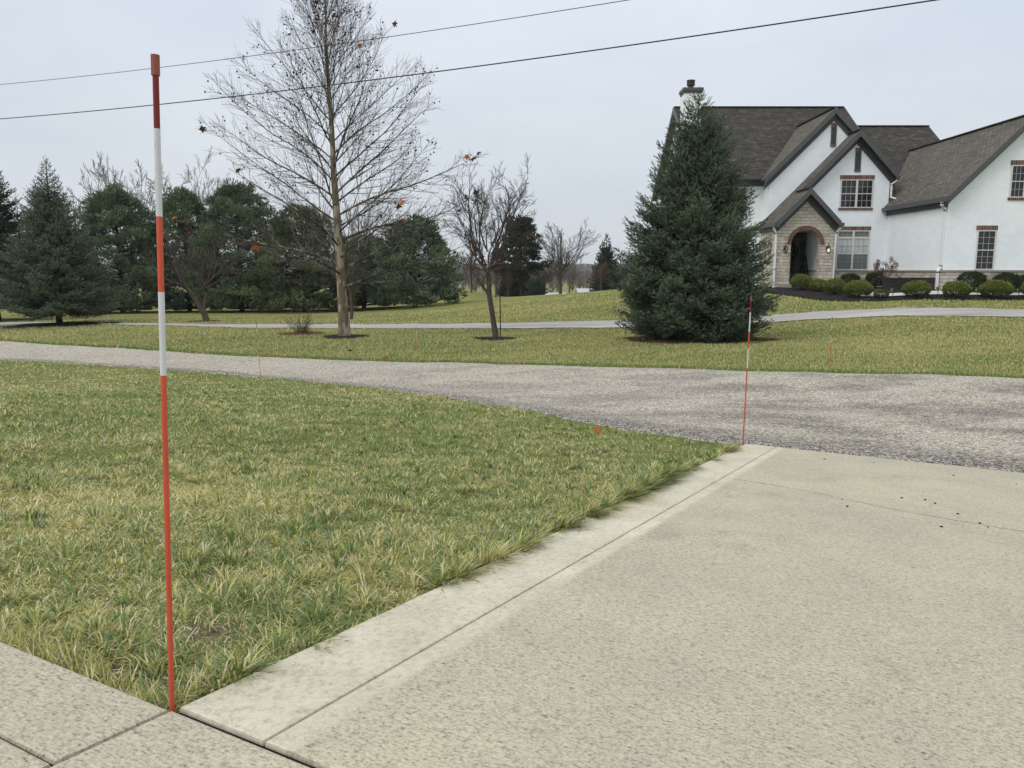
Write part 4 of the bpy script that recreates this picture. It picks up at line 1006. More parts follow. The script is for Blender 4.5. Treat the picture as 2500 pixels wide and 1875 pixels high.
# leafless bush by the road
rr = random.Random(5); x0, y0 = -7.4, 27.0
root = empty('bare_bush', (x0, y0, h1(x0, y0)), 'leafless multi-stemmed bush left of the sycamore', 'bush')
w = Wood()
for k in range(26):
    a = rr.uniform(0, 6.28); el = R(rr.uniform(35, 85)); grow(w, (rr.uniform(-.12, .12), rr.uniform(-.12, .12), -.02), (math.cos(a) * math.cos(el), math.sin(a) * math.cos(el), math.sin(el)), rr.uniform(.5, 1.15), .011, 1, rr, .05, .07, (2, 4), (20, 40), .4, 4, None, .004)
w.build('stems', M['bark_red'], root)
w = Wood()
for k in range(120):
    a = rr.uniform(0, 6.28); el = R(rr.uniform(-10, 80)); grow(w, (rr.uniform(-.1, .25), rr.uniform(-.15, .15), .03), (math.cos(a) * math.cos(el), math.sin(a) * math.cos(el), math.sin(el)), rr.uniform(.15, .34), .006, 0, rr, .0, .3, minr=.004)
w.build('tangle', M['bark_red'], root)

# distant tree line and hills
def hills():
    xs = np.linspace(-900, 900, 160); V = []; F = []
    for j, (d, dz) in enumerate([(0, -4), (40, 6), (120, 14), (260, 17), (420, 4)]):
        for x in xs:
            n = 6 * math.sin(x * .006 + 1) + 4 * math.sin(x * .017 + j) + 2.0 * math.sin(x * .05 + 2 * j)
            V.append((x, 640 + d + .00012 * x * x * -1, -8 + dz * .8 + (n * .45 if j in (1, 2, 3) else 0) + 0.006 * x * (j in (1, 2, 3))))
    n = len(xs)
    for j in range(4):
        for i_ in range(n - 1): F.append((j * n + i_, j * n + i_ + 1, (j + 1) * n + i_ + 1, (j + 1) * n + i_))
    t = NT('wooded_hillside'); gq = t.n('ShaderNodeNewGeometry').outputs['Position']; f = t.noise(.12, 6, .8, gq)
    t.color(t.ramp(f, [(.35, (.085, .085, .085)), (.6, (.15, .14, .13))])).rough(1, .05)
    o = mesh_obj('hills', V, F, t.m, smooth=True); tag(o, kind='structure')
hills()
def far_wood():
    rg = np.random.default_rng(77); N = 1700
    X = rg.uniform(-330, 330, N); Y = rg.uniform(190, 420, N); Z = ht(X, Y)
    V, F, n = [], [], 0
    for x, y, z in zip(X, Y, Z):
        H = rg.uniform(7, 12.5) * (1 + (x < -60) * .2)
        m = 34; az = rg.uniform(0, 2 * np.pi, m); el = rg.uniform(.7, 1.45, m); L = H * rg.uniform(.35, .62, m); zb = H * rg.uniform(.05, .5, m)
        d = np.stack([np.cos(az) * np.cos(el), np.sin(az) * np.cos(el), np.sin(el)], 1); b0 = np.stack([np.full(m, x), np.full(m, y), z + zb], 1)
        s = unit(np.cross(d, rg.normal(size=(m, 3)))) * .16
        V.append(np.stack([b0 - s, b0 + s, b0 + d * L[:, None]], 1).reshape(-1, 3)); F.append(np.arange(m * 3).reshape(-1, 3) + n); n += m * 3
    o = mesh_obj('far_woodland', np.concatenate(V), np.concatenate(F), M['bark_far']); tag(o, 'grey leafless woodland far off along the horizon', 'woodland', kind='stuff')
far_wood()
# far sheds beyond the crest
def shed(x, y, L, H, D, roofm, label, rz=0):
    root = empty('far_building', (x, y, h1(x, y)), label, 'building', rz=rz)
    b = MB(); b.box(-L / 2, L / 2, 0, D, -.5, H); b.build('wall', M['siding'], root)
    b = MB(); b.slab([(-L / 2 - .4, -.4, H), (L / 2 + .4, -.4, H), (L / 2 + .4, D / 2, H + D * .16), (-L / 2 - .4, D / 2, H + D * .16)], .15)
    b.slab([(-L / 2 - .4, D / 2, H + D * .16), (L / 2 + .4, D / 2, H + D * .16), (L / 2 + .4, D + .4, H), (-L / 2 - .4, D + .4, H)], .15); b.build('roof', roofm, root)
    b = MB(); b.box(-L * .2, -L * .2 + 3, -.06, -.01, -.4, H * .75); b.build('shed_door', M['trim'], root)
shed(12.2, 104, 6, .85, 4.5, M['siding'], 'long low building with a pale flat-looking roof just over the lawn crest')
shed(5.8, 108, 2.8, .65, 4, M['siding'], 'small white building half hidden beyond the lawn, behind the bare brown tree')

# ------------------------------------------------------------------ garden
def tufts_ball(name, seed, N, K, nl, nw, col, dark, flat=.72):
    rg = np.random.default_rng(seed); u = unit(rg.normal(size=(N, 3))); u = u[u[:, 2] > -.75]; N = len(u)
    r = rg.uniform(.55, 1, (N, 1)) ** .4 * (1 + .05 * np.sin(u[:, :1] * 5 + seed) + .05 * np.sin(u[:, 1:2] * 7))
    P = u * r * np.array([.46, .46, .40 * flat / .72]); P[:, 2] += .37 * flat / .72
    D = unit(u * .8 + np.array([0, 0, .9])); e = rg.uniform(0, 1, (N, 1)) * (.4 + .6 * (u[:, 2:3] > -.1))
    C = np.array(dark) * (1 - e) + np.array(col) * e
    return shoots(P, D, np.full(N, .05), K, nl, nw, C, rg, fwd=1.0)
BXm = {}
def ball_mesh(kind):
    if kind in BXm: return BXm[kind]
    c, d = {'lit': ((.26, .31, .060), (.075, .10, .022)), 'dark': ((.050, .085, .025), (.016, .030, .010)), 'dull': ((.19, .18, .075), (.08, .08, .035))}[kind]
    V, F, C = tufts_ball(kind, len(BXm) + 3, 3000, 5, .055, .016, c, d); BXm[kind] = (V, F, C); return BXm[kind]
bmesh_cache = {}
def boxwood(x, y, w, h, kind, label, seed):
    z = h1(x, y) + .04; root = empty('boxwood_shrub', (x, y, z), label, 'shrub', 'clipped round shrubs along the house front', rz=seed * 1.3)
    if kind not in bmesh_cache:
        V, F, C = ball_mesh(kind); o = mesh_obj('foliage', V, F, M['needle'], root, col=C); bmesh_cache[kind] = o
        ww = Wood(); r2 = random.Random(3)
        for k in range(14):
            a = r2.uniform(0, 6.28); grow(ww, (0, 0, -.04), (math.cos(a) * .6, math.sin(a) * .6, .8), .42, .012, 1, r2, .1, .1, (2, 3), (20, 40), .5, 4)
        s = ww.build('stems', M['bark_dark'], root); bmesh_cache[kind + 's'] = s
    else:
        for key in (kind, kind + 's'):
            c = bmesh_cache[key].copy(); COL.objects.link(c); c.parent = root
    root.scale = (w / .92, w / .92, h / .74)
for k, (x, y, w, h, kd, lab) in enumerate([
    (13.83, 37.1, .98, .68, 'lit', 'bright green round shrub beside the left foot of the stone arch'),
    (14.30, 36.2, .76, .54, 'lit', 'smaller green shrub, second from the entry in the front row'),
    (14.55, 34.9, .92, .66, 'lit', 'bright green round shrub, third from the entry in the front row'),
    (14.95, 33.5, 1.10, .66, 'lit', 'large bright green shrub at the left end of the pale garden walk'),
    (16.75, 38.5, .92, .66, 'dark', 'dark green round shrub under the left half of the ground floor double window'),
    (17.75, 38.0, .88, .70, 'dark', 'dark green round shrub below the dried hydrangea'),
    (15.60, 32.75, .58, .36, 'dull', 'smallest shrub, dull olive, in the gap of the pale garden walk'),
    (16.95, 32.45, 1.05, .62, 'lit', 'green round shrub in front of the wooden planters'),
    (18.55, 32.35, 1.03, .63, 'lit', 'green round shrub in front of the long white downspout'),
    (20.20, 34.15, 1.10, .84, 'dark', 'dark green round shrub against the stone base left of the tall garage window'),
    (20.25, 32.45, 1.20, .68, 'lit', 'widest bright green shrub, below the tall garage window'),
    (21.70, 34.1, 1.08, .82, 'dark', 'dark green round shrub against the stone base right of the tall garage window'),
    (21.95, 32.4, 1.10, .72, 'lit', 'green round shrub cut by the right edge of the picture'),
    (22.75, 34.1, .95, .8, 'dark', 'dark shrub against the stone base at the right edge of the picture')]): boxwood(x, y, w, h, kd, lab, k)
# dried hydrangea and small dried perennials
def dried(name, x, y, H, W, n, seed, label, cat, br=.06):
    rr = random.Random(seed); rg = np.random.default_rng(seed); root = empty(name, (x, y, h1(x, y) + .04), label, cat)
    w = Wood(); P = []
    for k in range(n):
        a = rr.uniform(0, 6.28); r = W / 2 * rr.random() ** .6; z = H * rr.uniform(.55, 1) * (1 - .3 * (r / (W / 2)) ** 2)
        p = (r * math.cos(a), r * math.sin(a), z); w.add([(0, 0, 0), (p[0] * .4, p[1] * .4, z * .55), p], [.012, .008, .005], 4); P.append(p)
    w.build('stems', M['bark_red'], root)
    V, F, C, m = [], [], [], 0
    for p in P:
        k = 60; u = unit(rg.normal(size=(k, 3))); s = br * rr.uniform(.8, 1.3)
        c0 = np.array(p) + u * np.array([s, s, s * 1.3]); a = unit(rg.normal(size=(k, 3))) * s * .36; b_ = unit(np.cross(a, u)) * s * .3
        V.append(np.stack([c0 - a, c0 + b_, c0 + a], 1).reshape(-1, 3)); F.append(np.arange(k * 3).reshape(-1, 3) + m); m += k * 3
        cc = np.array([.19, .095, .050]) * rr.uniform(.6, 1.25); C.append(np.repeat(cc * rg.uniform(.6, 1.2, (k, 1)), 3, 0))
    mesh_obj('dried_flowerheads', np.concatenate(V), np.concatenate(F), M['leaf'], root, col=np.concatenate(C))
dried('dried_hydrangea', 17.85, 37.2, 1.55, 1.05, 34, 2, 'dried brown hydrangea with round flower heads standing by the ground floor window', 'hydrangea', .075)
dried('dried_perennial', 16.15, 36.0, .55, .8, 16, 3, 'low dried brown plant between the front shrubs and the double window', 'plant', .06)
dried('dried_perennial', 18.05, 36.3, .62, .55, 10, 4, 'dried brown plant growing out of the left wooden planter', 'plant', .06)
# planters
def planter(x0, x1, y0, y1, H, label):
    cx, cy = (x0 + x1) / 2, y0; z = h1(cx, cy) + .04; root = empty('wooden_planter', (cx, cy, z), label, 'planter', 'dark wooden planters on the mulch')
    W = x1 - x0; D = y1 - y0; b = MB(); n = 3; hh = H / n
    for k in range(n):
        za, zb = k * hh + .004, (k + 1) * hh - .008
        b.box(-W / 2, W / 2, 0, .04, za, zb); b.box(-W / 2, W / 2, D - .04, D, za, zb); b.box(-W / 2, -W / 2 + .04, .042, D - .042, za, zb); b.box(W / 2 - .04, W / 2, .042, D - .042, za, zb)
    b.build('planks', M['planter'], root)
    b = MB(); b.box(-W / 2 - .03, W / 2 + .03, -.03, .05, H - .003, H + .035); b.box(-W / 2 - .03, -W / 2 + .05, .052, D, H - .003, H + .035); b.box(W / 2 - .05, W / 2 + .03, .052, D, H - .003, H + .035); b.build('rim', M['planter'], root)
    b = MB(); b.box(-W / 2 + .045, W / 2 - .045, .045, D - .045, .01, H - .06); b.build('potting_soil', M['mulch'], root)
planter(17.55, 18.55, 36.0, 36.8, .50, 'dark wooden planter, the left and farther of the pair')
planter(18.0, 19.0, 34.6, 35.2, .52, 'dark wooden planter, the right and nearer of the pair')
# path lights
for k, (x, y, lab) in enumerate([(15.95, 32.45, 'path light between the small olive shrub and the next green shrub'), (17.75, 32.3, 'path light in front of the wooden planters'), (19.4, 32.3, 'path light left of the widest green shrub'), (21.15, 32.35, 'path light right of the widest green shrub')]):
    root = empty('path_light', (x, y, h1(x, y) + .04), lab, 'path light', 'small black path lights in the mulch bed')
    b = MB(); b.tube([(0, 0, -.1), (0, 0, .42)], .014, 6); b.tube([(0, 0, .36), (.0, 0, .38)], .022, 6); b.build('post', M['iron'], root)
    b = MB(); b.tube([(-.06, 0, .42), (-.06, 0, .44)], [.075, .035], 10); b.tube([(0, 0, .42), (-.06, 0, .435)], .01, 5); b.build('lamp_shade', M['iron'], root)
    b = MB(); b.tube([(-.06, 0, .30), (-.06, 0, .415)], .04, 8); b.build('lamp_glass', M['lampglass'], root)
# wreath and porch plant
rg = np.random.default_rng(9); n = 420; a = rg.uniform(0, 6.283, n); b2 = rg.uniform(0, 6.283, n)
P = np.stack([(.25 + .07 * np.cos(b2)) * np.cos(a), .06 * np.sin(b2), (.25 + .07 * np.cos(b2)) * np.sin(a)], 1)
D = unit(np.stack([np.cos(b2) * np.cos(a), np.sin(b2) - .4, np.cos(b2) * np.sin(a)], 1) + rg.normal(size=(n, 3)) * .4)
V, F, C = shoots(P, D, np.full(n, .05), 7, .06, .012, np.tile(np.array([.018, .028, .014]), (n, 1)), rg)
o = mesh_obj('wreath', V, F, M['needle'], None, (14.5, 40.5, .98), col=C); tag(o, 'dark evergreen wreath hanging on the front door', 'wreath')
root = empty('porch_topiary', (15.02, 40.0, -.62), 'slim dark potted evergreen on the porch floor inside the arch', 'potted plant')
b = MB(); b.tube([(0, 0, 0), (0, 0, .30)], [.11, .15], 12); b.build('pot', M['iron'], root)
n = 900; a = rg.uniform(0, 6.283, n); zz = rg.uniform(0, 1, n); r = .19 * (1 - zz * .85)
P = np.stack([r * np.cos(a), r * np.sin(a), .3 + zz * 1.1], 1); D = unit(np.stack([np.cos(a), np.sin(a), np.full(n, .5)], 1))
V, F, C = shoots(P, D, np.full(n, .04), 6, .05, .012, np.tile(np.array([.020, .032, .015]), (n, 1)), rg); mesh_obj('foliage', V, F, M['needle'], root, col=C)

# ------------------------------------------------------------------ markers
def marker(x, y, z, tx, ty, label, first=[None]):
    root = empty('driveway_marker', (x, y, z), label, 'marker', 'red and white driveway marker rods')
    root.rotation_euler = (math.atan2(-ty, 1), math.atan2(tx, 1), 0)
    if first[0] is None:
        first[0] = []
        for (a, c, mt, nm, r) in ((-.15, .575, 'red', 'red_band', .0045), (.575, .708, 'wtape', 'white_band', .0048), (.708, .825, 'red', 'red_band', .0046), (.825, .957, 'wtape', 'white_band', .0048), (.957, 1.045, 'redtop', 'red_band', .0046), (1.035, 1.065, 'redcap', 'rubber_cap', .0064)):
            b = MB(); b.tube([(0, 0, a), (0, 0, c)], r, 14); o = b.build(nm, M[mt], root, smooth=False); first[0].append(o)
    else:
        for q in first[0]:
            c = q.copy(); COL.objects.link(c); c.parent = root
marker(-.583, 1.226, -.74 + .0, .040, .0, 'nearest and tallest-looking red and white marker rod, at the walkway corner')
marker(1.615, 5.27, -1.235, .012, 0, 'red and white marker rod at the far corner of the concrete driveway')
marker(6.08, 14.62, h1(6.08, 14.62), -.012, 0, 'red and white marker rod in the grass across the road, right of the big spruce')
marker(-4.75, 14.42, h1(-4.75, 14.42), -.03, 0, 'red and white marker rod on the near edge of the road, left of the sycamore')
marker(-2.21, 17.95, h1(-2.21, 17.95), -.03, 0, 'red and white marker rod across the road between the sycamore and the small bare tree')
marker(-12.85, 24.75, h1(-12.85, 24.75), -.12, 0, 'leaning red and white marker rod across the road, beside the wide left spruce')

# ------------------------------------------------------------------ overhead cables
def cable(name, P, r, label):
    P = np.array(P, float); a = P[1] - P[0]; b_ = P[-1] - P[-2]
    t = np.arange(len(P)); 
    s = np.r_[0, np.cumsum(np.linalg.norm(np.diff(P[:, :2], axis=0), axis=1))]
    cz = np.polyfit(s, P[:, 2], 2); cx = np.polyfit(s, P[:, 0], 1); cy = np.polyfit(s, P[:, 1], 1)
    ss = np.linspace(-22, s[-1] + 16, 90); Q = np.stack([np.polyval(cx, ss), np.polyval(cy, ss), np.polyval(cz, ss)], 1)
    w = Wood(); w.add(Q - Q[0], [r] * len(Q), 6); o = w.build(name, M['cable']); o.location = Q[0]
    tag(o, label, 'cable', 'overhead cables along the road')
cable('overhead_cable', [(-18.11, 28.31, 5.33), (-8.94, 23.64, 5.0), (-2.9, 20.57, 4.92), (3.85, 17.13, 4.9), (7.82, 15.11, 4.96)], .014, 'thicker, lower overhead cable crossing the sky')
cable('overhead_cable', [(-19.36, 30.45, 6.97), (-11.44, 26.42, 6.63), (-5.41, 23.35, 6.41), (-1.28, 21.24, 6.29), (2.56, 19.29, 6.33)], .009, 'thinner, upper overhead cable crossing the sky')

# ------------------------------------------------------------------ grass
def in_concrete(X, Y):
    s = U[0] * (X - P0[0]) + U[1] * (Y - P0[1]); v = U[1] * (X - P0[0]) - U[0] * (Y - P0[1])
    return ((v > .012) & (s < 4.57)) | (s < .012), s, v
def fract_noise(X, Y, seed, sc):
    r = np.random.default_rng(seed); out = 0
    for o in range(9):
        k = r.normal(size=2) * sc * (1.45 ** (o % 5)); ph = r.uniform(0, 6.28); out = out + np.sin(X * k[0] + Y * k[1] + ph + 1.3 * np.sin(X * k[1] * .7 - Y * k[0] * .6 + ph * 2)) / (1 + .35 * (o % 5))
    return out / 4.2
def blades(name, X, Y, Z, ln, wd, lean, col, rg, segs=2, label=None):
    N = len(X); az = 5 * fract_noise(X, Y, 77, 4.5) + rg.normal(0, 2.2, N); h = np.stack([np.cos(az), np.sin(az)], 1)
    fa = rg.uniform(0, 6.283, N); sd = np.stack([np.cos(fa), np.sin(fa), np.zeros(N)], 1) * (wd / 2)[:, None]
    P = np.stack([X, Y, Z - .004], 1)
    def pt(t):
        bend = lean * (.62 + .38 * t)
        return P + np.stack([h[:, 0] * np.sin(bend) * ln * t * .85, h[:, 1] * np.sin(bend) * ln * t * .85, np.cos(bend) * ln * t * .92 + .002], 1)
    if segs == 2:
        m = pt(.55); e = pt(1.0)
        V = np.stack([P - sd, P + sd, m + sd * .8, m - sd * .8, e], 1).reshape(-1, 3)
        b0 = np.arange(N)[:, None] * 5
        F = np.concatenate([b0 + np.array([[0, 1, 2]]), b0 + np.array([[0, 2, 3]]), b0 + np.array([[3, 2, 4]])], 1).reshape(-1, 3)
        C = np.repeat(col, 5, 0)
    else:
        e = pt(1.0); V = np.stack([P - sd, P + sd, e], 1).reshape(-1, 3); F = np.arange(N * 3).reshape(-1, 3); C = np.repeat(col, 3, 0)
    o = mesh_obj(name, V, F, M['blade'], None, col=C)
    return tag(o, label, 'grass', kind='stuff')
GREEN = np.array([.165, .252, .066]); BLUEG = np.array([.200, .290, .150]); OLIVE = np.array([.385, .395, .110]); STRAW = np.array([.640, .570, .250]); PALE = np.array([.72, .655, .41])
def grass_color(X, Y, rg, near=True):
    N = len(X); f = fract_noise(X, Y, 3, .9) * .55 + fract_noise(X, Y, 4, 3.2) * .45
    D = np.hypot(X, Y)
    # greener further towards the road, strawy in the middle and by the kerb
    dry = .60 + .46 * f
    if near: dry = dry + .10 * np.exp(-((D - 2.9) / 1.1) ** 2) - .14 * np.exp(-((D - 6.2) / 2.2) ** 2) + .12 * np.exp(-((D - 12) / 2.5) ** 2) + .10 * np.clip((2.2 - D), 0, 1)
    u = rg.uniform(0, 1, N); k = np.clip(dry, .05, .95)
    c = np.where((u < k * .40)[:, None], PALE, np.where((u < k * .75)[:, None], STRAW, np.where((u < k * 1.18)[:, None], OLIVE, np.where((u < k * 1.18 + .10)[:, None], BLUEG, GREEN))))
    return c * rg.uniform(.72, 1.34, (N, 1)), k
def polar_samples(N, r0, r1, a0, a1, rg, power):
    """positions with density falling as r^-power around the viewer's corner of the lawn"""
    u = rg.uniform(0, 1, N); e = 2 - power
    r = (r0 ** e + u * (r1 ** e - r0 ** e)) ** (1 / e) if abs(e) > 1e-6 else r0 * (r1 / r0) ** u
    a = rg.uniform(a0, a1, N); return r * np.sin(a), r * np.cos(a)
rg = np.random.default_rng(101)
def near_grass(N, r0, r1, power, lnf, wdf, segs, name, label):
    X, Y = polar_samples(N, r0, r1, R(-50), R(34), rg, power)
    ic, s, v = in_concrete(X, Y)
    k = ~ic & ~inpoly(X, Y, ROADPOLY)
    # bare earth patch near the corner
    bp = .9 * np.exp(-(((X + .66) / .13) ** 2 + ((Y - 1.61) / .08) ** 2)) + 1.2 * np.exp(-(((X + .73) / .10) ** 2 + ((Y - 1.385) / .07) ** 2)) + np.exp(-(((X + .80) / .1) ** 2 + ((Y - 2.0) / .07) ** 2)) + .9 * np.exp(-(((X - .05) / .12) ** 2 + ((Y - 2.75) / .06) ** 2)) + .5 * np.exp(-(((X - .42) / .18) ** 2 + ((Y - 4.6) / .12) ** 2))
    k &= rg.uniform(0, 1, N) > bp * .97
    dn = fract_noise(X, Y, 9, 6.0); k &= rg.uniform(0, 1, N) < .74 + .55 * dn
    X, Y, s, v = X[k], Y[k], s[k], v[k]; D = np.hypot(X, Y); n = len(X)
    c, dry = grass_color(X, Y, rg)
    ln = lnf(D) * rg.uniform(.55, 1.3, n) * (1 + .25 * fract_noise(X, Y, 12, 4.0)) * np.where((v > -.25) & (s < 4.6), 1.12, 1)
    lean = np.abs(rg.normal(0, .8, n)) + .35
    # dead blades lie flatter
    flat = c[:, 0] > .3; lean = np.where(flat, lean + .5, lean)
    return blades(name, X, Y, ht(X, Y), ln, wdf(D) * rg.uniform(.7, 1.3, n), np.minimum(lean, 1.45), c, rg, segs, label)
near_grass(400000, 1.15, 4.2, 1.3, lambda D: np.clip(.045 - .005 * (D - 1.5), .032, .046), lambda D: .0022 + .00043 * D, 2, 'lawn_grass', 'winter lawn grass, green and straw blades, between the kerb and the gravel road')
near_grass(480000, 4.0, 26.0, 1.9, lambda D: .040 + .0006 * D, lambda D: .0014 * D, 1, 'lawn_grass', 'shorter mown grass further down the slope towards the gravel road')
def clumps(name, CX, CY, RAD, nper, lnv, wdv, rg, label, bias=None, green=.5, zoff=-.004):
    """grass growing in tussocks: blades fan outwards from each clump's middle"""
    n = len(CX); k = np.repeat(np.arange(n), nper); N = len(k)
    a = rg.uniform(0, 6.283, N); r = rg.uniform(0, 1, N) ** .6; X = CX[k] + r * RAD[k] * np.cos(a) * .6; Y = CY[k] + r * RAD[k] * np.sin(a) * .6
    ic, s, v = in_concrete(X, Y); keep = ~ic & ~inpoly(X, Y, ROADPOLY); k, a, r, X, Y = k[keep], a[keep], r[keep], X[keep], Y[keep]; N = len(k)
    d = np.stack([np.cos(a), np.sin(a)], 1) + rg.normal(0, .35, (N, 2))
    if bias is not None: d = d + bias[k]
    d = d / (np.linalg.norm(d, axis=1, keepdims=True) + 1e-9)
    gmix = np.clip(green - .10 + rg.normal(0, .25, n), 0, 1)[k]; u = rg.uniform(0, 1, N)
    c = np.where((u < gmix * .75)[:, None], GREEN, np.where((u < gmix)[:, None], BLUEG, np.where((u < gmix + (1 - gmix) * .35)[:, None], OLIVE, np.where((u < gmix + (1 - gmix) * .8)[:, None], STRAW, PALE)))) * rg.uniform(.6, 1.2, (N, 1))
    ln = lnv[k] * rg.uniform(.55, 1.2, N); wd = wdv[k] * rg.uniform(.7, 1.3, N); el = np.clip(1.25 - 1.0 * r + rg.normal(0, .25, N), .05, 1.5)
    P = np.stack([X, Y, ht(X, Y) + zoff], 1); side = np.stack([-d[:, 1], d[:, 0], np.zeros(N)], 1) * wd[:, None] / 2
    h = np.cos(el); z = np.sin(el)
    m = P + np.stack([d[:, 0] * h * ln * .5, d[:, 1] * h * ln * .5, z * ln * .52 + .008], 1)
    e = P + np.stack([d[:, 0] * (h + .12) * ln, d[:, 1] * (h + .12) * ln, z * ln * .86 + .006], 1)
    V = np.stack([P - side, P + side, m + side * .85, m - side * .85, e], 1).reshape(-1, 3); b0 = np.arange(N)[:, None] * 5
    F = np.concatenate([b0 + np.array([[0, 1, 2]]), b0 + np.array([[0, 2, 3]]), b0 + np.array([[3, 2, 4]])], 1).reshape(-1, 3)
    o = mesh_obj(name, V, F, M['blade'], None, col=np.repeat(c, 5, 0)); tag(o, label, 'grass', kind='stuff')
def field_clumps():
    N = 5200; X, Y = polar_samples(N, 1.2, 13, R(-50), R(32), rg, 1.55); ic, s, v = in_concrete(X, Y); k = ~ic & (s > .05)
    k &= rg.uniform(0, 1, N) < .25 + .9 * (fract_noise(X, Y, 41, 2.2) > -.1)
    k &= (((X + .66) / .15) ** 2 + ((Y - 1.61) / .10) ** 2 > 1)
    X, Y = X[k], Y[k]; D = np.hypot(X, Y); n = len(X)
    clumps('grass_tussocks', X, Y, rg.uniform(.02, .05, n) * (1 + D * .10), 34, np.clip(rg.uniform(.036, .066, n) * (1.1 - D * .045), .026, .08), .0026 + .0006 * D, rg, 'tufts of coarser grass standing out of the near lawn', green=.52)
field_clumps()
def edge_grass():
    """ragged tussocks leaning out over the kerb strip"""
    n = 330; s = .1 + 4.4 * rg.uniform(0, 1, n) ** 1.25; q = fract_noise(s * 2.2, s * 0, 31, 1.6); k = rg.uniform(0, 1, n) < np.clip(.38 + .9 * q, .08, 1); s = s[k]; q = q[k]; n = len(s)
    v = -rg.uniform(.0, .035, n); X = P0[0] + U[0] * s + U[1] * v; Y = P0[1] + U[1] * s - U[0] * v
    bias = np.stack([np.full(n, U[1]), np.full(n, -U[0])], 1) * rg.uniform(.2, 2.2, (n, 1))
    clumps('kerb_grass', X, Y, rg.uniform(.03, .06, n), 60, rg.uniform(.05, .10, n) * (1 + .6 * np.clip(q, 0, 1)), rg.uniform(.0030, .0042, n) + .0006 * s, rg, 'ragged grass tufts leaning over the concrete kerb strip', bias=bias, green=.5, zoff=.012)
    n = 52; s = rg.uniform(1.25, 3.3, n); v = -rg.uniform(.0, .02, n); X = P0[0] + U[0] * s + U[1] * v; Y = P0[1] + U[1] * s - U[0] * v
    bias = np.stack([np.full(n, U[1]), np.full(n, -U[0])], 1) * rg.uniform(1.2, 3.0, (n, 1)) + np.stack([np.full(n, U[0]), np.full(n, U[1])], 1) * rg.uniform(-.8, .8, (n, 1))
    clumps('kerb_grass', X, Y, rg.uniform(.03, .07, n), 46, rg.uniform(.065, .115, n), rg.uniform(.0036, .0046, n) + .0006 * s, rg, 'longest grass tufts flopping far over the middle of the kerb strip', bias=bias, green=.55, zoff=.02)
edge_grass()
def walk_edge_grass():
    n = 3200; v = -rg.uniform(.02, 3.0, n) ; s = rg.uniform(.006, .06, n); X = P0[0] + U[0] * s + U[1] * v; Y = P0[1] + U[1] * s - U[0] * v
    c, _ = grass_color(X, Y, rg); o = blades('kerb_grass', X, Y, slabz(X, Y) - .035, rg.uniform(.035, .07, n), rg.uniform(.0026, .0042, n), rg.uniform(.2, 1.2, n), c, rg, 2, 'longer grass along the edge of the near walkway')
walk_edge_grass()
def far_grass():
    N = 430000; X, Y = polar_samples(N, 13, 46, R(-44), R(44), rg, 1.95)
    k = ~inpoly(X, Y, ROADPOLY) & ~inpoly(X, Y, PATHPOLY) & ~inpoly(X, Y, MULCHPOLY)
    # only the far side of the road
    k &= (Y > np.interp(X, [p[0] for p in far], [p[1] for p in far]) - .05)
    for cx, cy, rx, ry in ((-5.55, 25.5, .75, .75), (-.5, 24.3, .65, .6), (5.6, 23.3, 2.5, 2.0), (-20.9, 35.6, 2.4, 1.7)): k &= ((X - cx) / rx) ** 2 + ((Y - cy) / ry) ** 2 > 1
    k &= ~((X > 10) & (Y > 36))
    X, Y = X[k], Y[k]; D = np.hypot(X, Y); n = len(X)
    band = fract_noise(X * .25 + Y * .08, Y * 1.1 - X * .25, 51, .9); u = rg.uniform(0, 1, n)
    kk = np.clip(.64 + .30 * band + .1 * fract_noise(X, Y, 52, .5), .1, .95)
    c = np.where((u < kk * .22)[:, None], PALE * .9, np.where((u < kk * .6)[:, None], STRAW * .85, np.where((u < kk * 1.15)[:, None], OLIVE, GREEN))) * rg.uniform(.85, 1.32, (n, 1)) * np.array([1.0, .965, 1.06])
    dre = Y - np.interp(X, [p[0] for p in far], [p[1] for p in far])
    c = np.where(((dre < .5) & (rg.uniform(0, 1, n) < .75))[:, None], GREEN * .95, c)
    blades('meadow_grass', X, Y, ht(X, Y), (.045 + .0009 * D) * rg.uniform(.7, 1.2, n) * np.where(dre < .3, 1.5, 1), .0012 * D * rg.uniform(.7, 1.3, n), np.abs(rg.normal(.3, .5, n)).clip(0, 1.3), c, rg, 1, 'yellow-green mown lawn grass beyond the gravel road, up to the house')
far_grass()

# ------------------------------------------------------------------ little things
LEAF = [(-.1, -.9, 0), (.35, -.35, .12), (1, -.25, .3), (.5, .2, .05), (.75, .85, .3), (.1, .55, 0), (-.3, 1.1, .2), (-.45, .35, .1), (-1.05, .2, .35), (-.5, -.3, .05)]
def fallen(x, y, s, c, label, seed, tilt=.5, dz=.05):
    rr = random.Random(seed); z = h1(x, y) + dz
    Mx = Matrix.Rotation(rr.uniform(0, 6.28), 3, 'Z') @ Matrix.Rotation(tilt, 3, 'X')
    V = [tuple(Mx @ Vector(p) * s) for p in LEAF]; n = len(V); V2 = [(a, b_, c_ - .003) for a, b_, c_ in V]
    F = [tuple(range(n)), tuple(range(n, 2 * n))[::-1]] + [(i_, n + i_, n + (i_ + 1) % n, (i_ + 1) % n) for i_ in range(n)]
    o = mesh_obj('fallen_leaf', V + V2, F, M['leaf'], None, (x, y, z), col=np.tile(np.array(c), (2 * n, 1))); tag(o, label, 'leaf', 'fallen leaves on the grass')
fallen(.62, 5.55, .042, (.38, .105, .030), 'bright orange-red fallen leaf on the near lawn close to the gravel road', 1, .9, .055)
fallen(-3.0, 18.2, .10, (.14, .06, .035), 'reddish brown fallen leaf across the road near the marker rod', 2)
fallen(-1.5, 1.95, .03, (.06, .025, .022), 'dark wine-coloured curled leaf in the grass at the lower left', 3, .4, .03)
